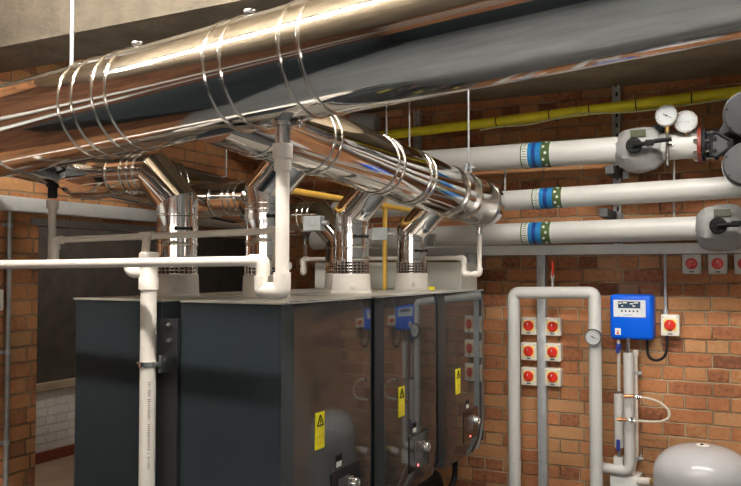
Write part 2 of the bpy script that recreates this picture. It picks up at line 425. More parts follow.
# ================================================================== BOILERS
BXF, BXB = -1.38, -1.83          # front row: face and back
BW, BP, BY0 = .598, .665, 2.12
BT, BH = -.105, .84
def boiler(k, sgn, label):
    """sgn +1: front row facing right, -1: rear row facing left (mirrored about x = -1.895)"""
    mid = -1.872
    def X(x): return x if sgn > 0 else 2*mid - x
    y0 = BY0 + BP*k; y1 = y0+BW; ym = (y0+y1)/2
    t = thing('boiler', V(X(-1.6), ym, BT-BH), label, 'boiler', 'dark grey boilers facing right' if sgn > 0 else 'dark grey boilers in the rear row')
    bm = BM(); box(bm, V(X(BXB), y0, BT-BH+.01), V(X(BXF-.035), y1, BT-.006), .004); link('casing', bm, M_case, t, False)
    bm = BM(); box(bm, V(X(BXB-.002), y0-.003, BT-.008), V(X(BXF-.02), y1+.003, BT), .002); link('top_panel', bm, M_lid, t, False)
    # front cover: a shallow convex shell with a chamfered left part and curved lower edge
    bm = BM(); n = 40; cols = []
    for i in range(n+1):
        s = i/n; y = y0 + BW*s
        bul = .010*(1-(2*s-1)**2)**1.0 - (.028*max(0, (.075-s)/.075))
        xf = BXF - .012 + bul*.6
        # lower edge sweeps up near each end
        e = min(s, 1-s); zb = BT-BH + .022*max(0, 1-e/.08)**2
        col = []
        for j in range(15):
            z = BT + (zb-BT)*(j/14)
            tz = j/14
            dz = -.010*max(0, (tz-.9)/.1)**2 - .006*max(0, (.03-tz)/.03)
            col.append(bm.verts.new(V(X(xf+dz), y, z-CZ+CZ) ))
        cols.append(col)
    for a, b in zip(cols, cols[1:]):
        for j in range(14): bm.faces.new((a[j], b[j], b[j+1], a[j+1]))
    # rim back to the casing
    loop = [c[0] for c in cols] + cols[-1][1:] + [c[-1] for c in reversed(cols[:-1])] + list(reversed(cols[0][1:-1]))
    back = [bm.verts.new((X(BXF-.040), v.co.y, v.co.z)) for v in loop]
    for i in range(len(loop)):
        j = (i+1) % len(loop); bm.faces.new((loop[i], loop[j], back[j], back[i]))
    bm.faces.new(back)
    fc = link('front_cover', bm, M_front, t, angle=12)
    # bright side strip at the near edge and top edge
    bm = BM(); box(bm, V(X(BXF-.036), y0-.0015, BT-BH+.03), V(X(BXF-.029), y0+.004, BT-.004), .001); link('edge_strip', bm, M_case, t, False)
    bm = BM(); box(bm, V(X(BXF-.030), y1-.004, BT-BH+.03), V(X(BXF-.0105), y1+.0015, BT-.004), .001); link('edge_strip', bm, M_case, t, False)
    bm = BM(); box(bm, V(X(BXF-.022), y0+.002, BT-.006), V(X(BXF-.008), y1-.002, BT-.001), .001); link('top_trim', bm, M_galv, t, False)
    if sgn > 0:
        def pf(s, z, off=0): # point on cover
            bul = .010*(1-(2*s-1)**2) - (.028*max(0, (.075-s)/.075))
            return V(BXF-.012+bul*.6+off, y0+BW*s, z)
        yd = Vector((0, 1, 0)); up = Vector((0, 0, 1))
        # warning label
        bm = BM(); za, zb2 = BT-.508, BT-.383; xl = pf(.335, 0, .0025).x
        box(bm, (pf(.2,0,-.004).x, y0+BW*.285, CZ+za), (xl+.0005, y0+BW*.385, CZ+zb2), .0008)
        w = link('warning_label', bm, M_label, t, False)
        cy = y0+BW*.335; cz = CZ+BT-.416
        bm = BM(); r = .024
        tri = [Vector((xl+.0012, cy+r*math.sin(a), cz+r*math.cos(a))) for a in (0, 2*PI/3, 4*PI/3)]
        for p, q in zip(tri, tri[1:]+tri[:1]): cyl(bm, p, q, .0022, n=6)
        cyl(bm, Vector((xl+.001, cy, cz+.009)), Vector((xl+.001, cy, cz-.003)), .0019, n=6)
        cyl(bm, Vector((xl+.001, cy, cz-.006)), Vector((xl+.001, cy, cz-.009)), .0019, n=6)
        link('warning_triangle', bm, M_black, w)
        cz = CZ+BT-.475
        bm = BM()
        for p, q in (((-.02, .014), (-.02, -.012)), ((.02, .014), (.02, -.012)), ((-.02, -.012), (0, -.017)), ((0, -.017), (.02, -.012)), ((0, .009), (0, -.017)), ((-.02, .014), (0, .009)), ((0, .009), (.02, .014))):
            cyl(bm, Vector((xl+.0008, cy+p[0], cz+p[1])), Vector((xl+.0008, cy+q[0], cz+q[1])), .0011, n=6)
        link('manual_symbol', bm, M_orange, w)
        # control panel
        c0, c1 = .46, .82; zt, zb3 = BT-.610, BT-.765
        xp = pf(.62, 0).x
        bm = BM(); box(bm, (xp-.016, y0+BW*c0, CZ+zb3), (xp+.004, y0+BW*c1, CZ+zt), .002)
        cp = link('control_panel', bm, M_glass, t, False)
        bm = BM(); box(bm, (xp+.004, y0+BW*(c0+.08), CZ+zb3+.045), (xp+.0055, y0+BW*(c0+.22), CZ+zt-.03), .0005); link('display', bm, M_screen, cp, False)
        bm = BM(); lathe(bm, (xp+.003, y0+BW*.70, CZ+zt-.065), (1, 0, 0), [(0, .027), (.004, .027), (.006, .023), (.026, .022), (.030, .019), (.030, .016), (.026, .015), (.026, .001)], n=28)
        link('dial_knob', bm, M_steel, cp)
        bm = BM(); box(bm, (xp+.0035, y0+BW*.60, CZ+zb3+.016), (xp+.006, y0+BW*.618, CZ+zb3+.024), .0005); link('indicator_light', bm, M_led, cp, False)
        bm = BM(); box(bm, (xp-.004, y0+BW*.53, CZ+zt+.012), (xp+.0012, y0+BW*.59, CZ+zt+.030), .0005); link('badge', bm, M_wmark, t, False)
        bm = BM()
        for q in (-.020, -.010, 0, .010, .018): box(bm, (xp-.004, y0+BW*.56+q-.0032, CZ+zt+.034), (xp+.0012, y0+BW*.56+q+.0032, CZ+zt+.054-.004*(q == 0)))
        link('lettering', bm, M_black, t, False)
    return t
boiler(0, 1, 'nearest dark grey front boiler, its control panel cut by the bottom of the picture')
boiler(1, 1, 'middle dark grey boiler of the front row, between two others')
boiler(2, 1, 'farthest dark grey boiler of the front row, beside the brick wall')
boiler(0, -1, 'nearest boiler of the rear row, its dark side left of the white standpipe')
boiler(1, -1, 'rear row boiler hidden behind the nearest front boiler, second from the camera')
boiler(2, -1, 'rear row boiler farthest from the camera, beside the cream cabinet')

# frame between the rows
t = thing('steel_stand', V(-1.895, 3.0, ZF), 'black steel frame standing between the two rows of boilers', 'frame')
for y in (2.125, 2.745, 3.40, 4.02):
    bm = BM(); box(bm, V(-1.912, y-.02, ZF), V(-1.832, y+.02, -.17), .003)
    link('post', bm, M_blackm, t, False)
for z in (-.22, -.90):
    bm = BM(); box(bm, V(-1.914, 2.145, z-.03), V(-1.830, 4.0, z+.03), .003); link('rail', bm, M_blackm, t, False)
for z in (-.19, -.245):
    bm = BM(); p = V(-1.865, 2.105, z); lathe(bm, p, (0, -1, 0), [(0, .008), (.006, .008), (.006, .004), (.014, .004)], n=6); link('bolt', bm, M_steel, t, False)

# manifolds below
for (x, z, r, lab) in ((-1.66, -1.12, .05, 'black insulated pipe running beneath the front boilers'),):
    t = thing('manifold_pipe', V(x, 3.0, z), lab, 'pipe')
    bm = BM(); sweep(bm, [V(x, 2.2, z), V(x, 4.02, z), V(x, 4.02, ZF)], r, br=.12); link('insulation', bm, M_black, t)
    for k in range(3):
        bm = BM(); y = BY0+BP*k+.2+(.15 if z < -1.2 else 0); cyl(bm, V(x, y, z), V(x, y, -.94), .02, n=14); link('riser', bm, M_black, t)
bm = BM(); sweep(bm, [V(-1.43, 3.72, -.925), V(-1.43, 3.72, -1.06), V(-1.43, 3.55, -1.10), V(-1.6, 3.5, -1.10)], .014, br=.05)
tag(link('drain_hose', bm, M_black), 'black drain hose curling below the farthest front boiler', 'hose')

# ================================================================== FLUES
def collar_parts(t, x, y):
    z0 = BT
    bm = BM(); lathe(bm, V(x, y, z0), (0, 0, 1), [(0, .092), (.006, .094), (.012, .088), (.085, .085), (.088, .080), (.088, .078)], n=40); c = link('adaptor_collar', bm, M_collar, t)
    bm = BM(); lathe(bm, V(x+.05, y-.072, z0+.035), (.5, -.85, 0), [(0, .014), (.012, .013), (.013, .006), (.018, .005)], n=14); link('test_plug', bm, M_collar, c)
    bm = BM(); cyl(bm, V(x, y, z0+.085), V(x, y, z0+.145), .070, n=32); link('sleeve_core', bm, M_sleeve, t)
    bm = BM()
    for k in range(5):
        z = z0+.088+k*.0135; lathe(bm, V(x, y, z), (0, 0, 1), [(0, .076), (0, .079), (.0045, .079), (.0045, .076)], n=40, caps=False)
    for k in range(26):
        a = 2*PI*k/26; p = V(x+.0775*math.cos(a), y+.0775*math.sin(a), z0+.088); cyl(bm, p, p+Vector((0, 0, .058)), .0036, n=5)
    link('perforated_sleeve', bm, M_band, t)
def zh1(y): return .358 + (4.11-y)*.0735
def xh1(y): return -1.40 - (4.11-y)*.062
FY = [BY0+BP*k+.30 for k in range(3)]
def clampring(t, x, y, z, r):
    bm = BM(); lathe(bm, V(x, y, z-.012), (0, 0, 1), [(0, r-.002), (0, r+.004), (.024, r+.004), (.024, r-.002)], n=40, caps=False)
    c = link('pipe_clamp', bm, M_band, t)
    a = math.radians(-35); d = Vector((math.cos(a), math.sin(a), 0)); s = d.cross(Vector((0, 0, 1)))
    bm = BM(); p = V(x, y, z)+d*(r+.006)
    for q in (-.008, .008):
        cyl(bm, p+s*q-d*.004, p+s*q+d*.022, .006, n=8)
    cyl(bm, p+d*.014-s*.028, p+d*.014+s*.028, .0045, n=8)
    for q in (-.026, .026): cyl(bm, p+d*.014+s*q, p+d*.014+s*(q*1.3), .009, n=6)
    link('clamp_bolt', bm, M_cast, c)
labs = ['steel flue rising from the nearest front boiler and leaning right into the sloping header',
        'steel flue rising from the middle front boiler, just right of the thin white drain pipe',
        'steel flue rising from the farthest front boiler near the cream cabinet']
for k in range(3):
    y = FY[k]; x = -1.68; r = .078
    zt = zh1(y) - .185
    t = thing('front_flue', V(x, y, BT), labs[k], 'flue', 'flues rising from the front boilers')
    collar_parts(t, x, y)
    hx = x + .19; L = hx - x
    bm = BM(); sweep(bm, [V(x, y, BT+.140), V(x, y, zt), V(hx, y, zt+L)], r, n=48, split=True); link('flue_pipe', bm, M_chrome, t)
    for z in (BT+.155, BT+.21, (BT+.2+zt)/2+.03, zt-.05): band(t, V(x, y, z), (0, 0, 1), r, .010, .004)
    clampring(t, x, y, zt-.10, r)
labs = ['nearest steel flue with a wide mitred elbow turning left, left of the hanging drain pipe',
        'second rear flue, its elbow turning left behind the nearest front flue',
        'farthest rear flue, mostly hidden behind the middle front flue']
for k in range(3):
    y = FY[k]; x = -2.11; r = .080
    zt = .272 - .0735*(y-2.42); g = .125
    t = thing('rear_flue', V(x, y, BT), labs[k], 'flue', 'flues rising from the rear boilers')
    collar_parts(t, x, y)
    bm = BM(); sweep(bm, [V(x, y, BT+.140), V(x, y, zt), V(x-g, y, zt+g), V(-2.70, y, zt+g+.005)], r, n=48, split=True); link('flue_pipe', bm, M_chrome, t)
    for z in (BT+.155, zt-.17, zt-.055): band(t, V(x, y, z), (0, 0, 1), r, .010, .004)
    for xx in (-2.28, -2.315, -2.35, -2.43): band(t, V(xx, y, zt+g), (1, 0, 0), r, .012, .006)
    bm = BM(); lathe(bm, V(-2.44, y, zt+g), (-1, 0, 0), [(0, r+.002), (.05, r+.010), (.2, r+.014)], n=48, caps=False); link('tee_branch', bm, M_chrome, t)
    clampring(t, x, y, zt-.11, r)

# headers
def header(name, p0, p1, r, label, bands, drain_t):
    d = (p1-p0).normalized()
    t = thing(name, (p0+p1)/2, label, 'duct', 'sloping flue headers')
    bm = BM(); L = (p1-p0).length
    a, b_ = frame(d)
    lathe(bm, p0, d, [(0, r), (L-.012, r), (L-.004, r-.004), (L, r-.014)], n=80); link('duct_wall', bm, M_chrome, t)
    for s in bands: band(t, p0+d*s, d, r, .010, .004, n=80)
    bm = BM(); q = p0 + d*drain_t - Vector((0, 0, r-.004)); lathe(bm, q, (0, 0, -1), [(0, .026), (.012, .024), (.012, .016), (.05, .016)], n=24); link('drain_spigot', bm, M_steel, t)
    return t, d
H1a = V(xh1(1.93), 1.93, zh1(1.93)); H1b = V(-1.40, 4.11, .358)
ts, d1 = header('flue_header', H1a, H1b, .125, 'polished flue header sloping away from the main duct over the front boilers', [.20, .24, .50, .545, .98, 1.03, 1.28, 1.33, 1.70, 2.09, 2.115], 2.115)
# header clamp with rod
pc = H1a + d1*1.86
bm = BM(); lathe(bm, pc-d1*.012, d1, [(0, .125), (0, .128), (.024, .128), (.024, .125)], n=64, caps=False)
c = link('support_clamp', bm, M_band, ts)
bm = BM()
for s in (-1, 1):
    p = pc + Vector((s*.012+.055, -.02, .116)); box(bm, p-Vector((.004, .012, .0)), p+Vector((.004, .012, .045)), .001)
cyl(bm, pc+Vector((.03, -.02, .14)), pc+Vector((.085, -.02, .14)), .006, n=8)
link('clamp_lug', bm, M_galv, c)
H2a, H2b = V(-2.75, 2.0, .515), V(-2.75, 4.46, .335)
ts2, d2 = header('flue_header', H2a, H2b, .125, 'dark shining flue header along the left wall behind the rear flues', [.10, .38, .43, .60, .66, .9, 1.05, 1.1, 1.7, 1.75, 2.3], 2.42)
for s in (.36,):
    bm = BM(); q = H2a + d2*s - Vector((0, 0, .12)); lathe(bm, q, (0, 0, -1), [(0, .028), (.012, .026), (.012, .02), (.06, .02)], n=20); link('drain_spigot', bm, M_cast, ts2)

def rod(p0, p1, label, r=.005, mat=None):
    t = thing('hanger_rod', p1, label, 'rod', 'threaded hanger rods')
    bm = BM(); cyl(bm, p0, p1, r, n=10); link('rod', bm, mat or M_galv, t)
    bm = BM(); cyl(bm, p1, p1+Vector((0, 0, .012)), r*2.1, n=6); link('nut', bm, M_steel, t, False)
    bm = BM(); cyl(bm, p0-Vector((0, 0, .012)), p0, r*2.4, n=6); link('anchor_nut', bm, M_steel, t, False)
    return t
def rod_to(p, label, top=ZC, r=.005): return rod(Vector((p.x, p.y, top+CZ)), p, label, r)
x = main_x(71); p = onmain(x); rod_to(p+Vector((0, 0, MR)), 'bright hanger rod holding the left of the main duct', r=.007)
p = H1a + d1*1.86; rod_to(Vector((p.x+.055, p.y-.02, p.z+.15)), 'hanger rod holding the far end of the front header', 1.05)
for px, py, lab in ((386.5, 143, 'left of the two hanger rods behind the front header'), (409.5, 150, 'right of the two hanger rods behind the front header')):
    q = aty(px, py, 4.05); rod_to(Vector((q.x, q.y, q.z-.06)), lab, 1.05)
q = atx(226, 178, -2.75); rod_to(Vector((q.x, q.y, q.z)), 'hanger rod holding the rear header above the second rear flue')

# ================================================================== DRAIN PIPES
def joint(t, p, d, r, L=.04, name='coupling', mat=None):
    bm = BM(); d = Vector(d).normalized(); p = Vector(p)
    lathe(bm, p-d*L/2, d, [(0, r*.95), (0, r*1.22), (.003, r*1.26), (L-.003, r*1.26), (L, r*1.22), (L, r*.95)], n=28, caps=False)
    return link(name, bm, mat or M_pvc, t)
# main duct drain and long white run
t = thing('drain_pipe', V(pd.x, pd.y, -.06), 'bright white drain pipe dropping from the main duct then running left at boiler top height', 'pipe')
zr = aty(250, 261, 1.95).z; yv = pd.y
xe = aty(262, 261, 1.93).x
zl = aty(283, 291, yv).z
bm = BM(); cyl(bm, (pd.x, yv, pd.z-.06), (pd.x, yv, zl), .0205, n=28); link('downpipe', bm, M_pvc, t)
joint(t, (pd.x, yv, pd.z-.085), (0, 0, 1), .024, .045, 'spigot_socket'); joint(t, (pd.x, yv, pd.z-.12), (0, 0, 1), .0205, .045)
pe = aty(-60, 262, 1.99)
bm = BM(); sweep(bm, [(pd.x, yv, zl), (xe, yv+.005, zl), (xe, yv+.01, zr), (pe.x, 1.97, zr-.01)], .0155, n=24, br=.006, k=3); link('run', bm, M_pvc, t)
bm = BM(); sweep(bm, [(pd.x, yv, zl+.055), (pd.x, yv, zl), (pd.x-.05, yv, zl)], .0255, n=28, br=.010, k=3); link('elbow', bm, M_pvc, t)
bm = BM(); sweep(bm, [(xe+.045, yv, zl), (xe, yv, zl), (xe, yv, zl+.045)], .0205, n=28, br=.008, k=3); link('elbow', bm, M_pvc, t)
bm = BM(); sweep(bm, [(xe, yv+.01, zr-.045), (xe, yv+.01, zr), (xe-.045, yv+.01, zr)], .0205, n=28, br=.012, k=3); link('elbow', bm, M_pvc, t)
# standpipe
ps = aty(149, 262, 2.055)
xs, ys = ps.x, 2.055
t = thing('standpipe', (xs, ys, 0), 'thick white vertical drain pipe clamped to the black boiler frame', 'pipe')
bm = BM(); cyl(bm, (xs, ys, 0.0), (xs, ys, zr-.02), .0275, n=32); link('pipe', bm, M_pvc, t)
bm = BM(); lathe(bm, (xs, ys, zr-.095), (0, 0, 1), [(0, .0275), (0, .034), (.04, .034), (.045, .031), (.10, .031), (.105, .034), (.125, .034), (.13, .028)], n=32); link('tee', bm, M_pvc, t)
bm = BM(); sweep(bm, [(xs, ys, zr-.035), (xs-.06, ys-.02, zr-.035), (xs-.085, ys-.005, zr-.012)], .021, n=24, br=.03); link('side_inlet', bm, M_pvc, t)
zc = aty(149, 364, ys).z
bm = BM(); lathe(bm, (xs, ys, zc-.009), (0, 0, 1), [(0, .027), (0, .032), (.018, .032), (.018, .027)], n=32, caps=False); c = link('pipe_clip', bm, M_steel, t)
bm = BM(); cyl(bm, (xs-.045, ys-.002, zc), (xs-.03, ys-.002, zc), .006, n=8); link('clip_bolt', bm, M_steel, c)
bm = BM(); box(bm, (xs+.03, ys-.004, zc-.008), (xs+.058, ys+.008, zc+.008), .002)
box(bm, (xs+.052, ys-.004, zc-.028), (xs+.060, ys+.052, zc+.034), .002); cyl(bm, (xs+.048, ys+.02, zc+.016), (xs+.066, ys+.02, zc+.016), .006, n=8)
link('clip_bracket', bm, M_steel, c)
bm = BM(); o_ = Vector((.80, -.60, 0)); tg = Vector((.60, .80, 0)); rp_ = random.Random(3)
for k in range(46):
    if rp_.random() < .22: continue
    q = Vector((xs, ys, zc-.06-.0065*k))+o_*.0274; h = .0025+.0025*rp_.random(); cyl(bm, q-tg*h, q+tg*h, .0010, n=4)
link('printing', bm, M_blackm, t, False)
# white pipe over the boilers, its shade put into a greyer colour
t = thing('condensate_pipe', V(-1.9, 2.06, .12), 'shaded greyish white pipe running above the bright white drain run', 'pipe')
yg = 2.07
g0, g1 = aty(56, 240, yg), aty(277, 231, yg)
zz = aty(277, 266, yg).z
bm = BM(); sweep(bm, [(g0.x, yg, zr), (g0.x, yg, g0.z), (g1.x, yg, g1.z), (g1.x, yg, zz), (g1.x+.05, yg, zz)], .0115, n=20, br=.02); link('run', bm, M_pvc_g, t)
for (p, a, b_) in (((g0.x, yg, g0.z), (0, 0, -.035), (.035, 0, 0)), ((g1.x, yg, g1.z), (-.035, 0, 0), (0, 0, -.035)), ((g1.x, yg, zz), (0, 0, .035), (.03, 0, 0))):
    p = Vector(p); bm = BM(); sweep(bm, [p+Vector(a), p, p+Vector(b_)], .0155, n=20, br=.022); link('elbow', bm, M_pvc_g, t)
q = aty(147, 236, yg); bm = BM(); cyl(bm, (q.x, yg, q.z), (q.x, yg-.01, zr+.02), .014, n=20); cyl(bm, (q.x-.03, yg, q.z), (q.x+.03, yg, q.z+.001), .015, n=20); link('tee', bm, M_pvc_g, t)
# rear header drop
q = H2a + d2*.36
t = thing('header_drain_pipe', (q.x, q.y, zr), 'greyish drain pipe with black connector hanging from the rear header at the left', 'pipe')
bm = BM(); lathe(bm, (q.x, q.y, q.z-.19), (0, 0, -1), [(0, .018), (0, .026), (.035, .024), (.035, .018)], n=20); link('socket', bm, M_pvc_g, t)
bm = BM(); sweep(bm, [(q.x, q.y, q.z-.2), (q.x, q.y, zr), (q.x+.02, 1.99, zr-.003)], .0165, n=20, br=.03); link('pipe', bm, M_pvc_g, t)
# far drain run between the header ends
YD = 4.20
t = thing('far_drain_pipe', aty(400, 258, YD), 'thin white drain run with traps behind the front flues, ending under the header tip', 'pipe')
e0 = H1a + d1*2.115
r_ = .0125
a1 = Vector((e0.x, e0.y, e0.z-.16)); zz = aty(480, 274, e0.y).z
xx = aty(464, 274, e0.y).x; z2 = aty(464, 258, e0.y).z
e2 = H2a + d2*2.42
xa = aty(317, 258, YD).x; zq = aty(306, 273, YD).z
pts = [a1, (e0.x, e0.y, zz), (xx, e0.y, zz), (xx, e0.y, z2), (xa, e0.y, z2), (xa, e0.y, zq), (e2.x, e2.y, zq-.0), (e2.x, e2.y, e2.z-.16)]
bm = BM(); sweep(bm, pts, r_, n=18, br=.02); link('run', bm, M_pvc, t)
for i in range(1, 6):
    p = Vector(pts[i]); u = (Vector(pts[i-1])-p).normalized()*.035; w = (Vector(pts[i+1])-p).normalized()*.035
    bm = BM(); sweep(bm, [p+u, p, p+w], r_*1.35, n=18, br=.022); link('elbow', bm, M_pvc, t)

# ochre gas pipe between the rows
t = thing('gas_pipe', V(-1.9, 3.8, .36), 'ochre yellow gas pipe seen between the flues above the boilers', 'pipe')
zg = .355
bm = BM(); sweep(bm, [V(-1.9, 2.75, zg), V(-1.9, 4.53, zg)], .0145, n=18); link('run', bm, M_orange, t)
bm = BM(); y = 3.88; cyl(bm, V(-1.9, y, zg), V(-1.9, y, -.15), .013, n=18); link('drop', bm, M_orange, t)
bm = BM(); lathe(bm, V(-1.9, y-.03, zg), (0, 1, 0), [(0, .022), (.06, .022)], n=18); link('tee', bm, M_orange, t)

# damper boxes beside flues
for (px, py, Y, w, lab) in ((314, 223.5, 3.0, .09, 'grey sensor box left of the middle front flue'), (381, 234, 3.66, .09, 'grey sensor box left of the farthest front flue'), (428, 240, 4.0, .085, 'grey sensor box right of the farthest front flue')):
    c = aty(px, py, Y); t = thing('sensor_box', c, lab, 'box', 'grey sensor boxes by the flues')
    bm = BM(); box(bm, c-Vector((w/2, .02, .033)), c+Vector((w/2, .02, .033)), .003); link('housing', bm, M_shade, t, False)
    bm = BM(); box(bm, c+Vector((-.022, -.0225, -.012)), c+Vector((.018, -.019, .014)), .001); link('vent_plate', bm, M_galv_d, t, False)
    bm = BM(); s = -1 if px == 428 else 1
    if s > 0: cyl(bm, c+Vector((w/2, 0, 0)), c+Vector((w/2+.03, 0, 0)), .012, n=14)
    else: cyl(bm, c-Vector((w/2, 0, 0)), V(-1.60, 3.76, c.z-CZ), .010, n=14)
    link('arm', bm, M_galv_d, t)
# orange plug and yellow tag behind boiler 3
c = V(-1.55, 3.62, BT)
t = thing('drain_plug', c, 'small orange plug and yellow tag on top of the farthest boiler', 'plug')
q = aty(417, 287.5, 3.8); bm = BM(); lathe(bm, (q.x, q.y, CZ+BT), (0, 0, 1), [(0, .016), (.02, .016), (.026, .01)], n=16); link('plug', bm, M_orangec, t)
q = aty(427, 287.5, 3.8); bm = BM(); box(bm, (q.x-.05, q.y-.015, CZ+BT), (q.x+.04, q.y+.015, CZ+BT+.018), .002); link('yellow_tag', bm, M_label, t, False)

# ================================================================== CREAM CABINET
t = thing('control_cabinet', V(-2.03, 4.38, -.9), 'cream steel cabinet behind the boilers against the back wall', 'cabinet')
bm = BM(); box(bm, V(-2.53, 4.17, -.88), V(-1.56, 4.44, .045), .006); link('body', bm, M_beige, t, False)
for (a, b_) in ((-2.52, -2.05), (-2.04, -1.57)):
    bm = BM(); box(bm, V(a, 4.155, -.86), V(b_, 4.17, .03), .003); dd = link('door', bm, M_beige, t, False)
    bm = BM(); x = b_-.04 if a < -2.2 else a+.04; box(bm, V(x-.012, 4.14, -.7), V(x+.012, 4.156, -.58), .003); link('handle', bm, M_black, dd, False)
bm = BM(); box(bm, V(-2.45, 4.43, -.7), V(-1.64, YB, -.05)); link('mounting_rail', bm, M_black, t, False)
# small dark cylinder on cabinet by the trap
q = aty(472, 269, 4.42)
bm = BM(); lathe(bm, (q.x, q.y, CZ+.045), (0, 0, 1), [(0, .045), (.05, .045), (.055, .04)], n=28)
tag(link('cap', bm, M_shade), 'dark grey round cap standing on the cream cabinet corner', 'cap')

# ================================================================== WALL PIPES
YP = 4.33
def wallpipe(name, p0, p1, r, label, mat=M_white, tape=None, ends=None):
    t = thing(name, (p0+p1)/2, label, 'pipe', 'insulated pipes along the back wall')
    bm = BM(); cyl(bm, p0, p1, r, n=48); link('insulation', bm, mat, t)
    d = (p1-p0).normalized()
    if tape:
        c = p0 + d*((tape-p0).dot(d))
        w = .006
        spec = [(-.087, -.078, M_green), (-.046, -.022, M_tblue), (-.024, .000, M_tnavy), (-.002, .030, M_tblue), (.028, .080, M_green)]
        bm = BM(); cyl(bm, c-d*.087, c+d*.082, r+.0012, n=48); tp = link('identification_tape', bm, M_wmark, t)
        for a, b_, mm in spec:
            bm = BM(); cyl(bm, c+d*(a+.002), c+d*b_, r+.002, n=48, caps=False); link('tape_stripe', bm, mm, tp)
        # rows of small lettering along the green stripes
        a_, b2 = frame(d); bm = BM()
        for k in range(30):
            an = 2*PI*k/30; o = (a_*math.cos(an)+b2*math.sin(an))*(r+.0012); h = .008 + .003*((k*7) % 3); q = c-d*.062+o
            cyl(bm, q-d*h, q+d*h, .0020, n=4)
        link('lettering', bm, M_green, tp, False)
        bm = BM()
        for k in range(12):
            an = 2*PI*k/12; o = (a_*math.cos(an)+b2*math.sin(an)); q = c+d*(.045 if k % 2 else .058)+o*r
            cyl(bm, q, q+o*.003, .008, n=10)
        link('symbols', bm, M_wmark, tp, False)
    return t
tA = wallpipe('insulated_pipe', aty(335, 168.2, YP), aty(700, 144.5, YP), .070, 'topmost white insulated pipe, ending at the red flange', tape=aty(538, 157, YP))
tB = wallpipe('insulated_pipe', aty(335, 211, YP), aty(780, 184.5, YP), .057, 'middle white insulated pipe with a plain run to the right edge', tape=aty(549, 198, YP))
tC = wallpipe('insulated_pipe', aty(314, 240.3, YP), aty(780, 225.5, YP), .061, 'lowest white insulated pipe, just above the grey trunking', tape=aty(538, 234, YP))
# yellow gas main
ty = wallpipe('gas_main', aty(330, 142, 4.42), aty(800, 84.5, 4.42), .029, 'bright yellow gas pipe under the concrete beam', M_yellow)
ty['group'] = 'yellow gas pipework'; del ty['group']
g0, g1 = aty(330, 142, 4.42), aty(800, 84.5, 4.42); gd = (g1-g0).normalized()
for px in (497, 550, 590, 637, 655, 693):
    q = aty(px, 120, 4.42); s = (q-g0).dot(gd)
    if px == 655:
        bm = BM(); c = g0+gd*s; cyl(bm, c-gd*.035, c+gd*.035, .032, n=32); link('coupling', bm, M_yellow, ty)
    else:
        band(ty, g0+gd*s, gd, .029, .006, .0025, M_blackm, 'cable_tie', 28)
        bm = BM(); c = g0+gd*s; cyl(bm, c+Vector((0, .02, 0)), (c.x, YB, c.z), .006, n=8); link('stand_off', bm, M_blackm, ty)
pts = []
for i, (px, py) in enumerate([(480, 130), (500, 126.5), (530, 124.5), (552, 119), (575, 115), (590, 113), (625, 112.5), (650, 110), (665, 108), (700, 103), (741, 97), (780, 92)]):
    pts.append(aty(px, py, 4.385))
bm = BM(); sweep(bm, rounded(pts, .06, 4), .0055, n=8)
tag(link('cable', bm, M_cable), 'thin pale yellow cable strapped beneath the yellow gas pipe', 'cable')
# struts
def strut(px, y0, y1, label, w=.02, slots=True):
    a = aty(px, y0, YB-.03); b_ = aty(px, y1, YB-.03)
    t = thing('channel_strut', (a.x, a.y, b_.z), label, 'strut', 'slotted steel struts on the back wall')
    bm = BM(); box(bm, (a.x-w, YB-.012, b_.z), (a.x+w, YB, a.z))
    for s in (-1, 1): box(bm, (a.x+s*w-.003*(s > 0)*1, YB-.04, b_.z), (a.x+s*w+.003*(s < 0)*1, YB-.01, a.z))
    for s in (-1, 1): box(bm, (a.x+s*w*.55, YB-.042, b_.z), (a.x+s*w, YB-.038, a.z))
    link('channel', bm, M_galv, t, False)
    z = b_.z+.03
    while z < a.z-.03:
        bm = BM(); box(bm, (a.x-w*.3, YB-.0135, z-.012), (a.x+w*.3, YB-.0115, z+.012), 0); link('slot', bm, M_blackm, t, False); z += .06
    return t
strut(616, 84, 246, 'slotted steel strut behind the valve jacket of the topmost pipe')
strut(417, 110, 250, 'slotted steel strut near the tip of the front header')
M_dkbracket = plain('dull_steel_bracket', (.10,.105,.105), .55, .2)
def clip(px, py, label):
    q = aty(px, py, YP); t = thing('pipe_bracket', q, label, 'bracket', 'steel brackets holding the wall pipes')
    bm = BM(); box(bm, (q.x-.022, YP-.02, q.z-.016), (q.x+.022, YB, q.z+.030), .003); link('arm', bm, M_dkbracket, t, False)
    bm = BM(); box(bm, (q.x+.03, YB-.06, q.z-.02), (q.x+.065, YB-.04, q.z+.02), .002); link('foot', bm, M_galv, t, False)
clip(604, 214, 'grey bracket under the middle white pipe, below the first valve jacket')
clip(610, 171, 'grey bracket under the topmost white pipe at the first valve jacket')
for (px, y0, y1, lab) in ((674, 172, 183, 'short rod between the topmost and middle pipes'), (674, 203, 221, 'short rod between the middle and lowest pipes'), (505, 176, 190, 'short rod left of the middle pipe tape')):
    a, b_ = aty(px, y0-18, 4.38), aty(px, y1+14, 4.38)
    t = thing('support_rod', b_, lab, 'rod', 'short rods between the wall pipes')
    bm = BM(); cyl(bm, a, b_, .006, n=10); link('rod', bm, M_galv_d, t)
    bm = BM(); m_ = (a+b_)/2 - Vector((0, 0, (a-b_).length*.25))
    for s in (-.016, .016): cyl(bm, m_+Vector((s, -.012, -.004)), m_+Vector((s, -.012, .008)), .008, n=6)
    box(bm, m_+Vector((-.026, -.012, -.003)), m_+Vector((.026, .004, 0))); link('clamp', bm, M_galv, t, False)

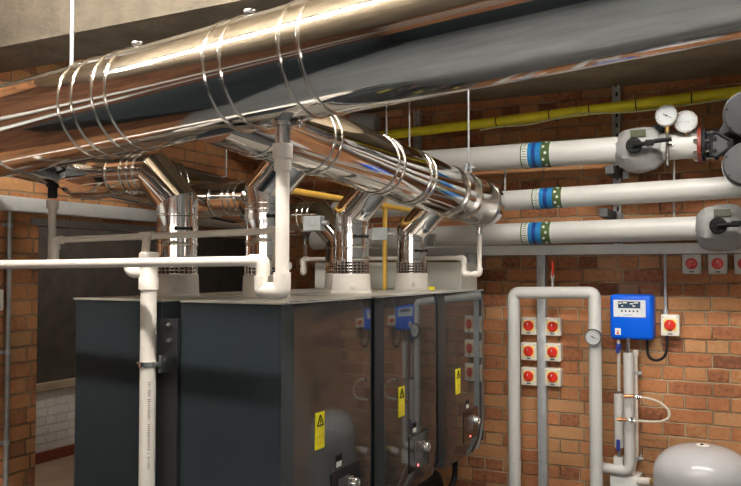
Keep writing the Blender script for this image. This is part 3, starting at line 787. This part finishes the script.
# trunking
zt0, zt1 = aty(590, 254.3, 4.5).z, aty(590, 245, 4.5).z
t = thing('cable_trunking', V(-.5, 4.56, zt0-CZ), 'long light grey cable trunking under the lowest white pipe', 'trunking')
bm = BM(); box(bm, V(-2.6, 4.50, zt0-CZ), V(XR, YB, zt1-CZ), .002); link('body', bm, M_paintgrey, t, False)
bm = BM(); box(bm, V(-2.6, 4.494, zt1-CZ-.006), V(XR, 4.502, zt1-CZ+.003), .001); link('lid', bm, M_paintgrey, t, False)
q0, q1 = aty(536.5, 300, 4.54), aty(545, 300, 4.54)
bm = BM(); box(bm, (q0.x, 4.545, 0.0), (q1.x, YB, zt0), .002)
tag(link('vertical_trunking', bm, M_galv), 'grey vertical trunking between the two columns of switches', 'trunking')
# left wall trunking
bm = BM(); box(bm, V(XL, .5, .283), V(XL+.09, YB-.02, .352), .002)
tag(link('wall_trunking', bm, M_paintgrey), 'pale grey trunking along the left wall above the dark opening', 'trunking')
q = atx(8.5, 300, XL+.02)
t = thing('conduit', (q.x, q.y, 0), 'thin grey conduit clipped down the brick pier at the far left', 'conduit')
bm = BM(); cyl(bm, (q.x, q.y, 0), (q.x, q.y, CZ+.285), .0125, n=16); link('tube', bm, M_galv_d, t)
for py in (225, 352, 442):
    z = atx(8.5, py, XL+.02).z; bm = BM(); lathe(bm, (q.x, q.y, z-.01), (0, 0, 1), [(0, .012), (0, .0165), (.02, .0165), (.02, .012)], n=16, caps=False)
    box(bm, (XL+CZ*0, q.y-.03, z-.008), (XL+.006, q.y+.03, z+.008)); link('saddle', bm, M_galv, t)
q = atx(-6, 300, XL+.02)
bm = BM(); box(bm, (XL, q.y-.035, q.z-.05), (XL+.045, q.y+.035, q.z+.05), .006)
tag(link('light_switch', bm, M_swbody), 'white switch box at the left edge of the brick pier', 'switch')

# ================================================================== VALVES, GAUGES, PUMPS
def jacket(px, py, wpx, label, Y=YP):
    c = aty(px, py, Y); t = thing('valve_jacket', c, label, 'valve', 'jacketed valves on the white pipes')
    d = Vector((1, 0, .0)); hw = .115; n = 28
    prof = [(-hw, .072), (-hw+.012, .088), (-hw+.02, .100), (-.07, .122), (-.02, .130), (.03, .128), (.075, .118), (hw-.02, .100), (hw-.01, .088), (hw, .074)]
    bm = BM(); a, b_ = frame(d); rs = []
    rnd = random.Random(int(px))
    for i, (s, r) in enumerate(prof):
        ring = []
        for j in range(n):
            an = 2*PI*j/n; w = 1 + .045*math.sin(an*5+i*1.3) + rnd.uniform(-.025, .025)
            hz = 1.0 if math.sin(an) > 0 else 1.0
            r8 = r*.93*(1.0/max(abs(math.cos((an+.39) % (PI/4)-PI/8)), .1))*.975; ring.append(bm.verts.new(c + d*(s+rnd.uniform(-.006, .006)) + (a*math.cos(an)+b_*math.sin(an))*r8*w))
        rs.append(ring)
    rings(bm, rs); link('jacket', bm, M_jacket, t, angle=28)
    bm = BM(); box(bm, c+Vector((-.03, -.124, .05)), c+Vector((.045, -.10, .088)), .002); link('label_window', bm, plain_green, t, False)
    h = c + Vector((-.010, -.128, .005))
    bm = BM(); lathe(bm, h+Vector((0, .03, 0)), (0, -1, 0), [(0, .02), (.03, .02), (.03, .038), (.036, .041), (.046, .041), (.05, .036), (.05, .015), (.062, .013)], n=28); k = link('spindle', bm, M_black, t)
    for j in range(6):
        an = j*PI/3; q = h + Vector((.028*math.cos(an), -.021, .028*math.sin(an))); bm = BM(); cyl(bm, q, q+Vector((0, -.004, 0)), .006, n=10); link('spindle_bolt', bm, M_cast, k)
    bm = BM(); sweep(bm, [h+Vector((0, -.028, 0)), h+Vector((.07, -.034, .004)), h+Vector((.11, -.034, .012)), h+Vector((.185, -.034, .016))], .0115, n=12); 
    box(bm, h+Vector((.06, -.05, -.01)), h+Vector((.10, -.02, .02)), .004); link('lever', bm, M_black, t)
    return t
plain_green = plain('olive_label_window', (.09,.10,.06), .25)
jacket(640, 150, 42, 'grey jacketed valve with black lever on the topmost white pipe')
jacket(722, 228, 42, 'grey jacketed valve with black lever on the lowest pipe at the right edge')

def gauge(c, R, label, facing=(0, -1, 0), stem=None, ang=-30, blank=False, name='pressure_gauge'):
    t = thing(name, c, label, 'gauge', None); n = Vector(facing).normalized()
    bm = BM(); lathe(bm, c - n*.02, n, [(0, R*.9), (.002, R), (.030, R), (.034, R*1.04), (.038, R*1.0), (.038, R*.90), (.033, R*.89)], n=40); cs = link('case', bm, M_steel, t)
    bm = BM(); lathe(bm, c + n*.0135, n, [(0, R*.9), (.0012, R*.9)], n=40); f = link('dial_face', bm, M_face, t)
    x = Vector((0, 0, 1)).cross(n).normalized(); up = n.cross(x).normalized()
    if x.dot(_r) < 0: x = -x; 
    up = Vector((0, 0, 1))
    bm = BM(); o = c + n*.0155
    for k in range(25):
        an = math.radians(225 - 270*k/24); dd = x*math.cos(an)+up*math.sin(an); r0 = R*(.66 if k % 4 == 0 else .72)
        cyl(bm, o+dd*r0, o+dd*R*.80, R*.018, n=4)
    link('scale', bm, M_blackm if not blank else M_redd, f)
    bm = BM(); an = math.radians(ang); dd = x*math.cos(an)+up*math.sin(an)
    cyl(bm, o-dd*R*.35, o+dd*R*.62, R*.05, R*.02, n=6); cyl(bm, o-n*.001, o+n*.002, R*.09, n=12); link('needle', bm, M_black if not blank else M_galv_d, f)
    return t
g1_ = aty(667, 116, 4.22); t = gauge(g1_, .054, 'round gauge on a brass stem above the lever of the topmost pipe', (-.12, -1, 0))
bm = BM(); cyl(bm, g1_-Vector((0, 0, .05)), g1_-Vector((0, 0, .085)), .011, n=12); link('brass_nut', bm, M_brass, t)
bm = BM(); zb_ = aty(668, 166, 4.22).z; cyl(bm, g1_-Vector((0, 0, .085)), (g1_.x, g1_.y, zb_), .009, .010, n=12); box(bm, (g1_.x-.004, g1_.y-.01, g1_.z-.16), (g1_.x+.03, g1_.y+.01, g1_.z-.145), .002); link('thermometer_pocket', bm, M_steel, t)
g2_ = aty(686, 122, 4.25); t = gauge(g2_, .056, 'white faced gauge standing on the topmost pipe beside the red flange', (0.05, -1, 0), ang=175, blank=True)
bm = BM(); cyl(bm, g2_-Vector((0, 0, .05)), Vector((g2_.x, YP-.03, aty(686, 137, YP).z)), .010, n=12); link('stem', bm, M_brass, t)
q = aty(659, 129, YP)
t = thing('sensor', q, 'small black sensor on top of the topmost pipe left of the gauges', 'sensor')
bm = BM(); box(bm, q+Vector((-.03, -.03, -.02)), q+Vector((.025, .01, .02)), .004); link('head', bm, M_cast, t, False)
bm = BM(); cyl(bm, q-Vector((0, .01, .02)), q-Vector((0, .01, .05)), .010, n=10); link('stem', bm, M_steel, t)

# flange + butterfly valve
dA = (aty(700, 144.5, YP)-aty(300, 170.5, YP)).normalized(); e = aty(700.5, 145.5, YP)
t = thing('pipe_flange', e, 'red oxide flange bolted at the end of the topmost pipe', 'flange')
bm = BM(); lathe(bm, e-dA*.010, dA, [(0, .06), (0, .095), (.018, .095), (.018, .06)], n=40); link('ring', bm, M_redd, t)
a, b_ = frame(dA)
for k in range(8):
    an = 2*PI*k/8+.2; o = (a*math.cos(an)+b_*math.sin(an))*.080
    bm = BM(); cyl(bm, e+o-dA*.028, e+o+dA*.012, .008, n=6); link('bolt', bm, M_steel, t, False)
t = thing('isolating_valve', e+dA*.05, 'black valve with a triangular grey plate between the red flange and the pumps', 'valve')
bm = BM(); lathe(bm, e+dA*.010, dA, [(0, .06), (0, .082), (.016, .084), (.022, .060), (.05, .058), (.056, .080), (.075, .080), (.075, .05)], n=40); link('body', bm, M_cast, t)
for k in range(8):
    an = 2*PI*k/8+.2; o = (a*math.cos(an)+b_*math.sin(an))*.070
    bm = BM(); cyl(bm, e+o+dA*.024, e+o+dA*.062, .007, n=6); link('stud', bm, M_steel, t, False)
Yg = 4.16
pr = [aty(*p_, Yg) for p_ in ((711, 135), (716, 132.5), (731.5, 141), (732, 146), (716, 157), (711, 155))]
vs0 = [bm2 for bm2 in []]
bm = BM(); f0 = [bm.verts.new(p_) for p_ in pr]; f1 = [bm.verts.new(p_+Vector((0, .03, 0))) for p_ in pr]
bm.faces.new(f0); bm.faces.new(list(reversed(f1)))
for i in range(6): bm.faces.new((f0[i], f0[(i+1) % 6], f1[(i+1) % 6], f1[i]))
pl = link('gear_plate', bm, M_pump, t, False)
bm = BM(); sweep(bm, pr+[pr[0]], .008, n=8); link('rim', bm, M_black, pl)
for p_ in ((715, 138.5), (715, 151), (729, 143.5)):
    bm = BM(); q = aty(*p_, Yg); cyl(bm, q, q-Vector((0, .010, 0)), .010, n=8); link('plate_bolt', bm, M_black, pl)
bm = BM(); q = aty(720, 145, Yg); cyl(bm, q+Vector((0, .02, 0)), q+Vector((0, .14, 0)), .030, n=16); link('gear_neck', bm, M_cast, t)
bm = BM(); cyl(bm, e+dA*.082, e+dA*.20, .055, n=32); link('spool', bm, M_cast, t)
def pump(c, label, ud):
    t = thing('circulation_pump', c, label, 'pump', 'dark pumps at the right edge')
    n = Vector((-.10, -1, -.32 if ud > 0 else .12)).normalized(); R = .106
    bm = BM(); lathe(bm, c, n, [(-.05, R*.9), (0, R*.98), (.012, R), (.05, R), (.056, R*.97), (.062, R*.90), (.066, R*.2)], n=56); hd = link('motor_cover', bm, M_pump, t)
    bm = BM(); lathe(bm, c, n, [(.020, R*1.0), (.020, R*1.045), (.030, R*1.045), (.030, R*1.0)], n=56, caps=False); link('rim', bm, M_galv_d, hd)
    a, b_ = frame(n)
    bm = BM()
    for k in range(3):
        o = c+n*.067+b_*(.01*(k-1))-a*.02; cyl(bm, o-a*(.018-.004*k), o+a*(.018-.006*k), .0018, n=5)
    link('marking', bm, M_wmark, hd)
    for k in range(6):
        an = 2*PI*k/6+.4; o = c+n*.06+(a*math.cos(an)+b_*math.sin(an))*R*.86; bm = BM(); cyl(bm, o-n*.003, o+n*.006, .005, n=8); link('screw', bm, M_black, hd)
    bm = BM(); lathe(bm, c, -n, [(.04, R*.7), (.07, R*.75), (.12, R*.75), (.16, R*.5), (.22, R*.4)], n=32); link('volute', bm, M_cast, t)
    if ud > 0:
        bm = BM(); A, B = aty(738, 103, 4.19), aty(723, 134, 4.19)
        w_ = Vector((.030, 0, .012)); q = [A-w_, A+w_*1.3, B+w_, B-w_]
        f0 = [bm.verts.new(p_) for p_ in q]; f1 = [bm.verts.new(p_+Vector((0, .045, 0))) for p_ in q]
        bm.faces.new(f0); bm.faces.new(list(reversed(f1)))
        for i in range(4): bm.faces.new((f0[i], f0[(i+1) % 4], f1[(i+1) % 4], f1[i]))
        link('arm', bm, M_pump, t, False)
    bm = BM(); cyl(bm, c-n*.10+Vector((-.06, .02, 0)), c-n*.10+Vector((.16, .02, 0)), .05, n=24); link('port', bm, M_cast, t)
    return t
pump(aty(748.5, 113, 4.16), 'upper dark pump head with a grey round cover at the right edge', 1)
pump(aty(748, 166, 4.10), 'lower dark pump head with a grey round cover at the right edge', -1)

# inverted U pipe
YU = 4.40
a = aty(513.5, 292.8, YU); b_ = aty(594.5, 292.8, YU)
t = thing('looped_pipe', (a.x, YU, 0), 'white insulated pipe bent into a tall upside-down U on the brick wall', 'pipe')
bm = BM(); sweep(bm, [(a.x, YU, 0), a, b_, (b_.x, YU, 0)], .0345, n=32, br=.035, k=6); link('insulation', bm, M_white, t)
for z in (.55, .1):
    for x_ in (a.x, b_.x): band(t, (x_, YU, z), (0, 0, 1), .0345, .006, .0015, M_white, 'seam', 32)
gauge(aty(593.5, 337, YU-.052), .044, 'small round gauge on the right leg of the upside-down U pipe', ang=-25)
# air vent with red lever
q = aty(552.5, 287, 4.43)
t = thing('air_vent_valve', q, 'small steel valve with red lever above the upside-down U pipe', 'valve')
z1, z2_ = aty(552.5, 275, 4.43).z, aty(552.5, 261, 4.43).z
bm = BM(); cyl(bm, q-Vector((0, 0, .03)), (q.x, q.y, z1), .007, n=12); lathe(bm, (q.x, q.y, z1-.02), (0, 0, 1), [(0, .012), (.02, .012), (.03, .007), (.045, .007)], n=12); link('body', bm, M_galv, t)
bm = BM(); sweep(bm, [(q.x+.004, q.y-.015, z1-.005), (q.x+.008, q.y-.02, z1+.02), (q.x+.004, q.y-.02, z2_)], .0055, n=8); link('lever', bm, M_red, t)

# ================================================================== ISOLATORS
def isolator(px, py, label, group, body, plate, knob, w=.094, h=.104, Y=YB):
    c = aty(px, py, YB-.06); c.y = YB
    t = thing('isolator_switch', c, label, 'switch', group)
    bm = BM(); box(bm, c+Vector((-w/2, -.06, -h/2)), c+Vector((w/2, 0, h/2)), .006); link('enclosure', bm, body, t, False)
    if plate:
        bm = BM(); box(bm, c+Vector((-.034, -.0625, -.030)), c+Vector((.034, -.059, .034)), .003); link('yellow_plate', bm, plate, t, False)
    bm = BM(); lathe(bm, c+Vector((0, -.058, .002)), (0, -1, 0), [(0, .030), (.006, .030), (.010, .026), (.012, .024)], n=28); k = link('rotary_knob', bm, knob, t)
    bm = BM(); box(bm, c+Vector((-.006, -.084, -.022)), c+Vector((.006, -.068, .024)), .003); link('grip', bm, knob, k, False)
    bm = BM(); box(bm, c+Vector((-.0015, -.0855, .006)), c+Vector((.0015, -.0835, .020))); link('pointer', bm, M_wmark, k, False)
    for sx in (-1, 1):
        bm = BM(); q = c+Vector((sx*(w/2-.012), -.0595, h/2-.012)); cyl(bm, q, q-Vector((0, .003, 0)), .004, n=10); link('screw', bm, M_galv_d, t)
    bm = BM(); box(bm, c+Vector((-.012, -.0605, -h/2+.009)), c+Vector((.012, -.0592, -h/2+.015))); link('marking', bm, M_blackm, t, False)
    return t
rows = ['top', 'middle', 'bottom']
for i, py in enumerate((326, 351.5, 376.5)):
    isolator(528.5, py, '%s rotary isolator left of the vertical trunking' % rows[i], 'rotary isolators beside the vertical trunking', M_swbody, M_yplate, M_red)
    isolator(552.5, py+1, '%s rotary isolator right of the vertical trunking' % rows[i], 'rotary isolators beside the vertical trunking', M_swbody, M_yplate, M_red)
M_swg = plain('pale_grey_switch_body', (.60,.58,.52), .5)
for px, l in ((691.5, 'leftmost of the grey-bodied switches hanging under the trunking at right'), (717.5, 'second of the grey-bodied switches hanging under the trunking at right'), (744, 'grey-bodied switch cut by the right edge under the trunking')):
    isolator(px, 264, l, 'switches under the trunking', M_swg, None, M_red, .094, .108)
iso = isolator(670, 325.5, 'single rotary isolator right of the blue unit', None, M_swbody, M_yplate, M_red, .096, .116)
q = aty(665.5, 300, YB-.03); zi = aty(665.5, 315, YB-.03).z
t = thing('conduit', (q.x, q.y, zi), 'thin vertical conduit dropping to the switch beside the blue unit', 'conduit')
bm = BM(); cyl(bm, (q.x, YB-.03, zi-.01), (q.x, YB-.03, zt0), .008, n=14); link('tube', bm, M_galv, t)
bm = BM(); cyl(bm, (q.x, YB-.03, zi-.008), (q.x, YB-.03, zi+.03), .013, n=14); link('gland', bm, M_galv, t)

# ================================================================== BLUE UNIT
YK = 4.47
a, b_ = aty(610, 339, YK), aty(652.5, 295, YK)
t = thing('pressurisation_unit', ((a.x+b_.x)/2, YB, a.z), 'bright blue wall unit with a small display panel', 'unit')
bm = BM(); box(bm, (a.x, YK, a.z), (b_.x, YB, b_.z), .018); link('casing', bm, M_blue, t, angle=50)
fx = lambda s: a.x+(b_.x-a.x)*s
fz = lambda s: b_.z+(a.z-b_.z)*s
bm = BM(); box(bm, (fx(.09), YK-.003, fz(.50)), (fx(.84), YK+.002, fz(.12)), .002); pn = link('keypad_panel', bm, plain('pale_panel', (.72,.74,.76), .35), t, False)
bm = BM(); box(bm, (fx(.20), YK-.0045, fz(.30)), (fx(.72), YK-.002, fz(.15)), .001); sc = link('display', bm, M_lcd, pn, False)
bm = BM()
for s, w, h0 in ((.25, .035, .19), (.36, .05, .18), (.52, .04, .2), (.62, .05, .18), (.30, .02, .25), (.57, .03, .25)):
    box(bm, (fx(s-w), YK-.0052, fz(h0+.012)), (fx(s+w), YK-.0044, fz(h0-.012)))
link('readout', bm, M_wmark, sc, False)
for k, s in enumerate((.29, .38, .47, .56, .65)):
    bm = BM(); box(bm, (fx(s-.018), YK-.0042, fz(.385)), (fx(s+.018), YK-.0028, fz(.345)), .0005); link('button', bm, M_blackm, pn, False)
bm = BM(); box(bm, (fx(.32), YK-.0036, fz(.455)), (fx(.52), YK-.0028, fz(.445))); link('lettering', bm, M_tblue, pn, False)
bm = BM(); box(bm, (fx(.12), YK-.002, fz(.90)), (fx(.26), YK+.002, fz(.75)), .001); lb = link('sticker', bm, M_wmark, t, False)
bm = BM(); cyl(bm, (fx(.19), YK-.001, fz(.81)), (fx(.19), YK-.0032, fz(.81)), .009, 0.004, n=3); cyl(bm, (fx(.19), YK-.001, fz(.86)), (fx(.19), YK-.003, fz(.86)), .006, n=12); link('emblem', bm, M_red, lb, False)
# cable loop
p0 = aty(647.5, 335, YK+.06); pts = [p0, aty(647, 350, YK+.06), aty(649, 358, YK+.05), aty(656, 361, YK+.05), aty(664, 358, YK+.05), aty(667, 350, YK+.06), aty(667, 334, YK+.08)]
bm = BM(); sweep(bm, rounded(pts, .03, 5), .0075, n=12)
tag(link('power_cable', bm, M_black), 'black cable looping from the blue unit to the switch beside it', 'cable')

# ================================================================== PIPEWORK BELOW BLUE UNIT
YQ = 4.50
def vp(name, px, y0, y1, r, mat, label, cat='pipe', Y=YQ, group=None):
    a = aty(px, y0, Y); b_ = aty(px, y1, Y); t = thing(name, (a.x, Y, b_.z), label, cat, group)
    bm = BM(); cyl(bm, (a.x, Y, a.z), (a.x, Y, b_.z), r, n=24); link('pipe', bm, mat, t)
    return t, a, b_
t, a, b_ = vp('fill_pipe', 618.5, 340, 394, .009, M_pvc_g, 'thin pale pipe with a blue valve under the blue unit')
bm = BM(); q = aty(618.5, 347, YQ); lathe(bm, (q.x, YQ, q.z-.02), (0, 0, 1), [(0, .012), (.012, .015), (.03, .015), (.04, .012)], n=14); link('valve_body', bm, M_blued, t)
bm = BM(); box(bm, (q.x-.008, YQ-.04, q.z-.03), (q.x+.008, YQ-.015, q.z+.006), .003); link('blue_handle', bm, M_blued, t, False)
bm = BM(); q = aty(618.5, 393, YQ); cyl(bm, (q.x, YQ, q.z-.01), (q.x, YQ, q.z+.012), .013, n=14); link('brass_joint', bm, M_steel, t)
t, a, b_ = vp('short_insulated_pipe', 618.8, 394, 447, .0265, M_white, 'short white insulated pipe with blue-handled valve, beside the long one', Y=4.50)
bm = BM(); cyl(bm, (a.x, 4.50, b_.z), (a.x, 4.50, aty(618.8, 458, 4.5).z), .012, n=14); link('steel_tail', bm, M_steel, t)
bm = BM(); q = aty(618.5, 445, 4.47); box(bm, (q.x-.009, 4.45, q.z-.03), (q.x+.009, 4.468, q.z+.032), .004); link('blue_handle', bm, M_blued, t, False)
bm = BM(); q0_, q1_ = aty(614, 472, 4.5), aty(623.5, 457, 4.5); box(bm, (q0_.x, 4.48, q0_.z), (q1_.x, 4.54, q1_.z), .004); link('lower_insulation', bm, M_white, t, False)
YT = 4.46
q = aty(628.5, 353, YT); z471 = aty(628, 471, YT).z; xl = aty(602, 471, YT).x
t = thing('long_insulated_pipe', (q.x, YT, z471), 'long white insulated pipe dropping from the blue unit and turning left', 'pipe')
bm = BM(); sweep(bm, [q, (q.x, YT, z471), (xl-.02, YT, z471+.004)], .0275, n=28, br=.04); link('insulation', bm, M_white, t)
bm = BM(); cyl(bm, q, (q.x, YT, aty(628, 338, YT).z), .010, n=12); link('bare_pipe', bm, M_steel, t)
YS = 4.52
q = aty(635.5, 351, YS); q2 = aty(634.5, 477, YS)
t = thing('slim_white_pipe', (q.x, YS, 0), 'slim white pipe held by steel clips right of the long insulated pipe', 'pipe')
bm = BM(); sweep(bm, [q, (q.x, YS, aty(635, 455, YS).z), (q2.x-.008, YS, q2.z+.03), (q2.x-.008, YS, .02)], .0105, n=18, br=.03); link('pipe', bm, M_pvc, t)
bm = BM(); lathe(bm, q+Vector((0, 0, .005)), (0, 0, -1), [(0, .014), (0, .0175), (.02, .0165), (.034, .0125), (.034, .010)], n=18); link('socket', bm, M_pvc, t)
for py in (373, 458):
    c = aty(636, py, YS); bm = BM(); lathe(bm, (q.x, YS, c.z-.008), (0, 0, 1), [(0, .010), (0, .0135), (.016, .0135), (.016, .010)], n=16, caps=False)
    box(bm, (q.x+.010, YS-.006, c.z-.007), (q.x+.034, YS+.004, c.z+.007), .002); box(bm, (q.x+.012, YS, c.z-.005), (q.x+.020, YB, c.z+.005)); link('pipe_clip', bm, M_galv, t)
# hose loop
YH = 4.40
pts = [aty(x_, y_, YH) for x_, y_ in ((628, 396), (640, 397), (652, 399), (663, 404), (670, 412), (669, 418), (662, 421.5), (652, 422), (640, 421), (626, 420))]
t = thing('filling_loop', pts[4], 'braided filling hose looping out to the right over the bricks', 'hose')
bm = BM(); sweep(bm, rounded(pts, .03, 4), .0062, n=12); link('hose', bm, M_rubber, t)
for x0_, x1_, y_ in ((624, 634, 396), (617, 627, 419.5)):
    bm = BM(); cyl(bm, aty(x0_, y_, YH), aty(x1_, y_, YH), .009, n=10); cyl(bm, aty(x0_+2, y_, YH), aty(x0_+4, y_, YH), .012, n=6)
    p_ = aty(x0_+1, y_, YH); cyl(bm, p_, p_+Vector((0, .045, 0)), .007, n=8); link('copper_fitting', bm, M_copper, t)
for x_, y_ in ((638.5, 397), (632, 420.5)):
    bm = BM(); p_ = aty(x_, y_, YH); cyl(bm, p_-Vector((.012, 0, 0)), p_+Vector((.012, 0, 0)), .011, n=8); cyl(bm, p_+Vector((0, -.02, -.012)), p_+Vector((0, -.02, .022)), .005, n=6); cyl(bm, p_, p_+Vector((0, -.02, 0)), .006, n=8); link('loop_valve', bm, M_steel, t)
# box below
a, b_ = aty(611, 486, 4.5), aty(640, 476, 4.5)
bm = BM(); box(bm, (a.x, 4.47, a.z-.02), (b_.x, YB, b_.z), .004)
tag(link('mounting_block', bm, M_paintgrey), 'small pale block on the wall under the white pipe bend', 'block')

# ================================================================== EXPANSION VESSEL
R = .236; c = aty(703, 470, 4.27); cx, cy = c.x, 4.27
zt_ = aty(703, 445, 4.27).z
t = thing('expansion_vessel', (cx, cy, 0), 'large pale grey domed pressure vessel at the bottom right', 'tank')
prof = []
for k in range(15):
    an = PI/2*k/14; prof.append((zt_-.150+.150*math.sin(an), R*(math.cos(an)**.80)))
prof = [(.18+.12*(1-math.cos(PI/2*k/8)), R*math.sin(PI/2*k/8)) for k in range(1, 9)] + prof[:-1] + [(zt_-.001, .02)]
bm = BM(); lathe(bm, (cx, cy, 0), (0, 0, 1), prof, n=64); link('shell', bm, M_tank, t)
bm = BM(); lathe(bm, (cx, cy, zt_-.004), (0, 0, 1), [(0, .034), (.006, .032), (.009, .026)], n=28); cp = link('top_cap', bm, M_swbody, t)
bm = BM(); cyl(bm, (cx-.002, cy-.02, zt_+.003), (cx-.002, cy-.02, zt_+.010), .008, n=10); link('air_valve', bm, M_black, cp)
for k in range(3):
    an = 2*PI*k/3+.5; bm = BM(); p_ = Vector((cx+R*.8*math.cos(an), cy+R*.8*math.sin(an), 0)); box(bm, p_-Vector((.02, .02, 0)), p_+Vector((.02, .02, .30)), .003); link('leg', bm, M_tank, t, False)
# pipe to vessel
q = aty(638, 481, 4.40); q2 = aty(656, 482, 4.36)
t = thing('vessel_pipe', q, 'short white pipe with brass fitting running to the pale grey vessel', 'pipe')
bm = BM(); cyl(bm, q, q+(q2-q)*.72, .021, n=20); link('pipe', bm, M_pvc, t)
bm = BM(); cyl(bm, q+(q2-q)*.72, q+(q2-q)*1.35, .015, n=14); cyl(bm, q+(q2-q)*.85, q+(q2-q)*1.0, .021, n=6); link('brass_fitting', bm, M_brass, t)

# grey duct end glimpsed above the header
p = aty(368, 124, 4.5)
bm = BM(); lathe(bm, p+Vector((-.12, 0, .02)), (1, 0, -.1), [(0, .05), (.03, .062), (.16, .062), (.19, .05)], n=28)
tag(link('pipe_end', bm, M_shade), 'blurred grey pipe end on the wall above the front header', 'pipe')

# clean helper props
for o in bpy.data.objects:
    if '_o' in o: del o['_o']

# ================================================================== CAMERA / WORLD
cam = bpy.data.cameras.new('camera'); co = bpy.data.objects.new('camera', cam); COL.objects.link(co)
cam.sensor_fit = 'HORIZONTAL'; cam.sensor_width = 36; cam.lens = 36*F/741; cam.clip_start = .02
co.location = CAM
R3 = Matrix((_r, _u, -_f)).transposed(); co.rotation_euler = R3.to_euler()
bpy.context.scene.camera = co
w = bpy.data.worlds.new('world'); bpy.context.scene.world = w; w.use_nodes = True
w.node_tree.nodes['Background'].inputs[0].default_value = (.9, .8, .7, 1); w.node_tree.nodes['Background'].inputs[1].default_value = .02
vs = bpy.context.scene.view_settings
vs.view_transform = 'Standard'; vs.look = 'None'; vs.exposure = 0.83; vs.gamma = 1; vs.use_curve_mapping = False
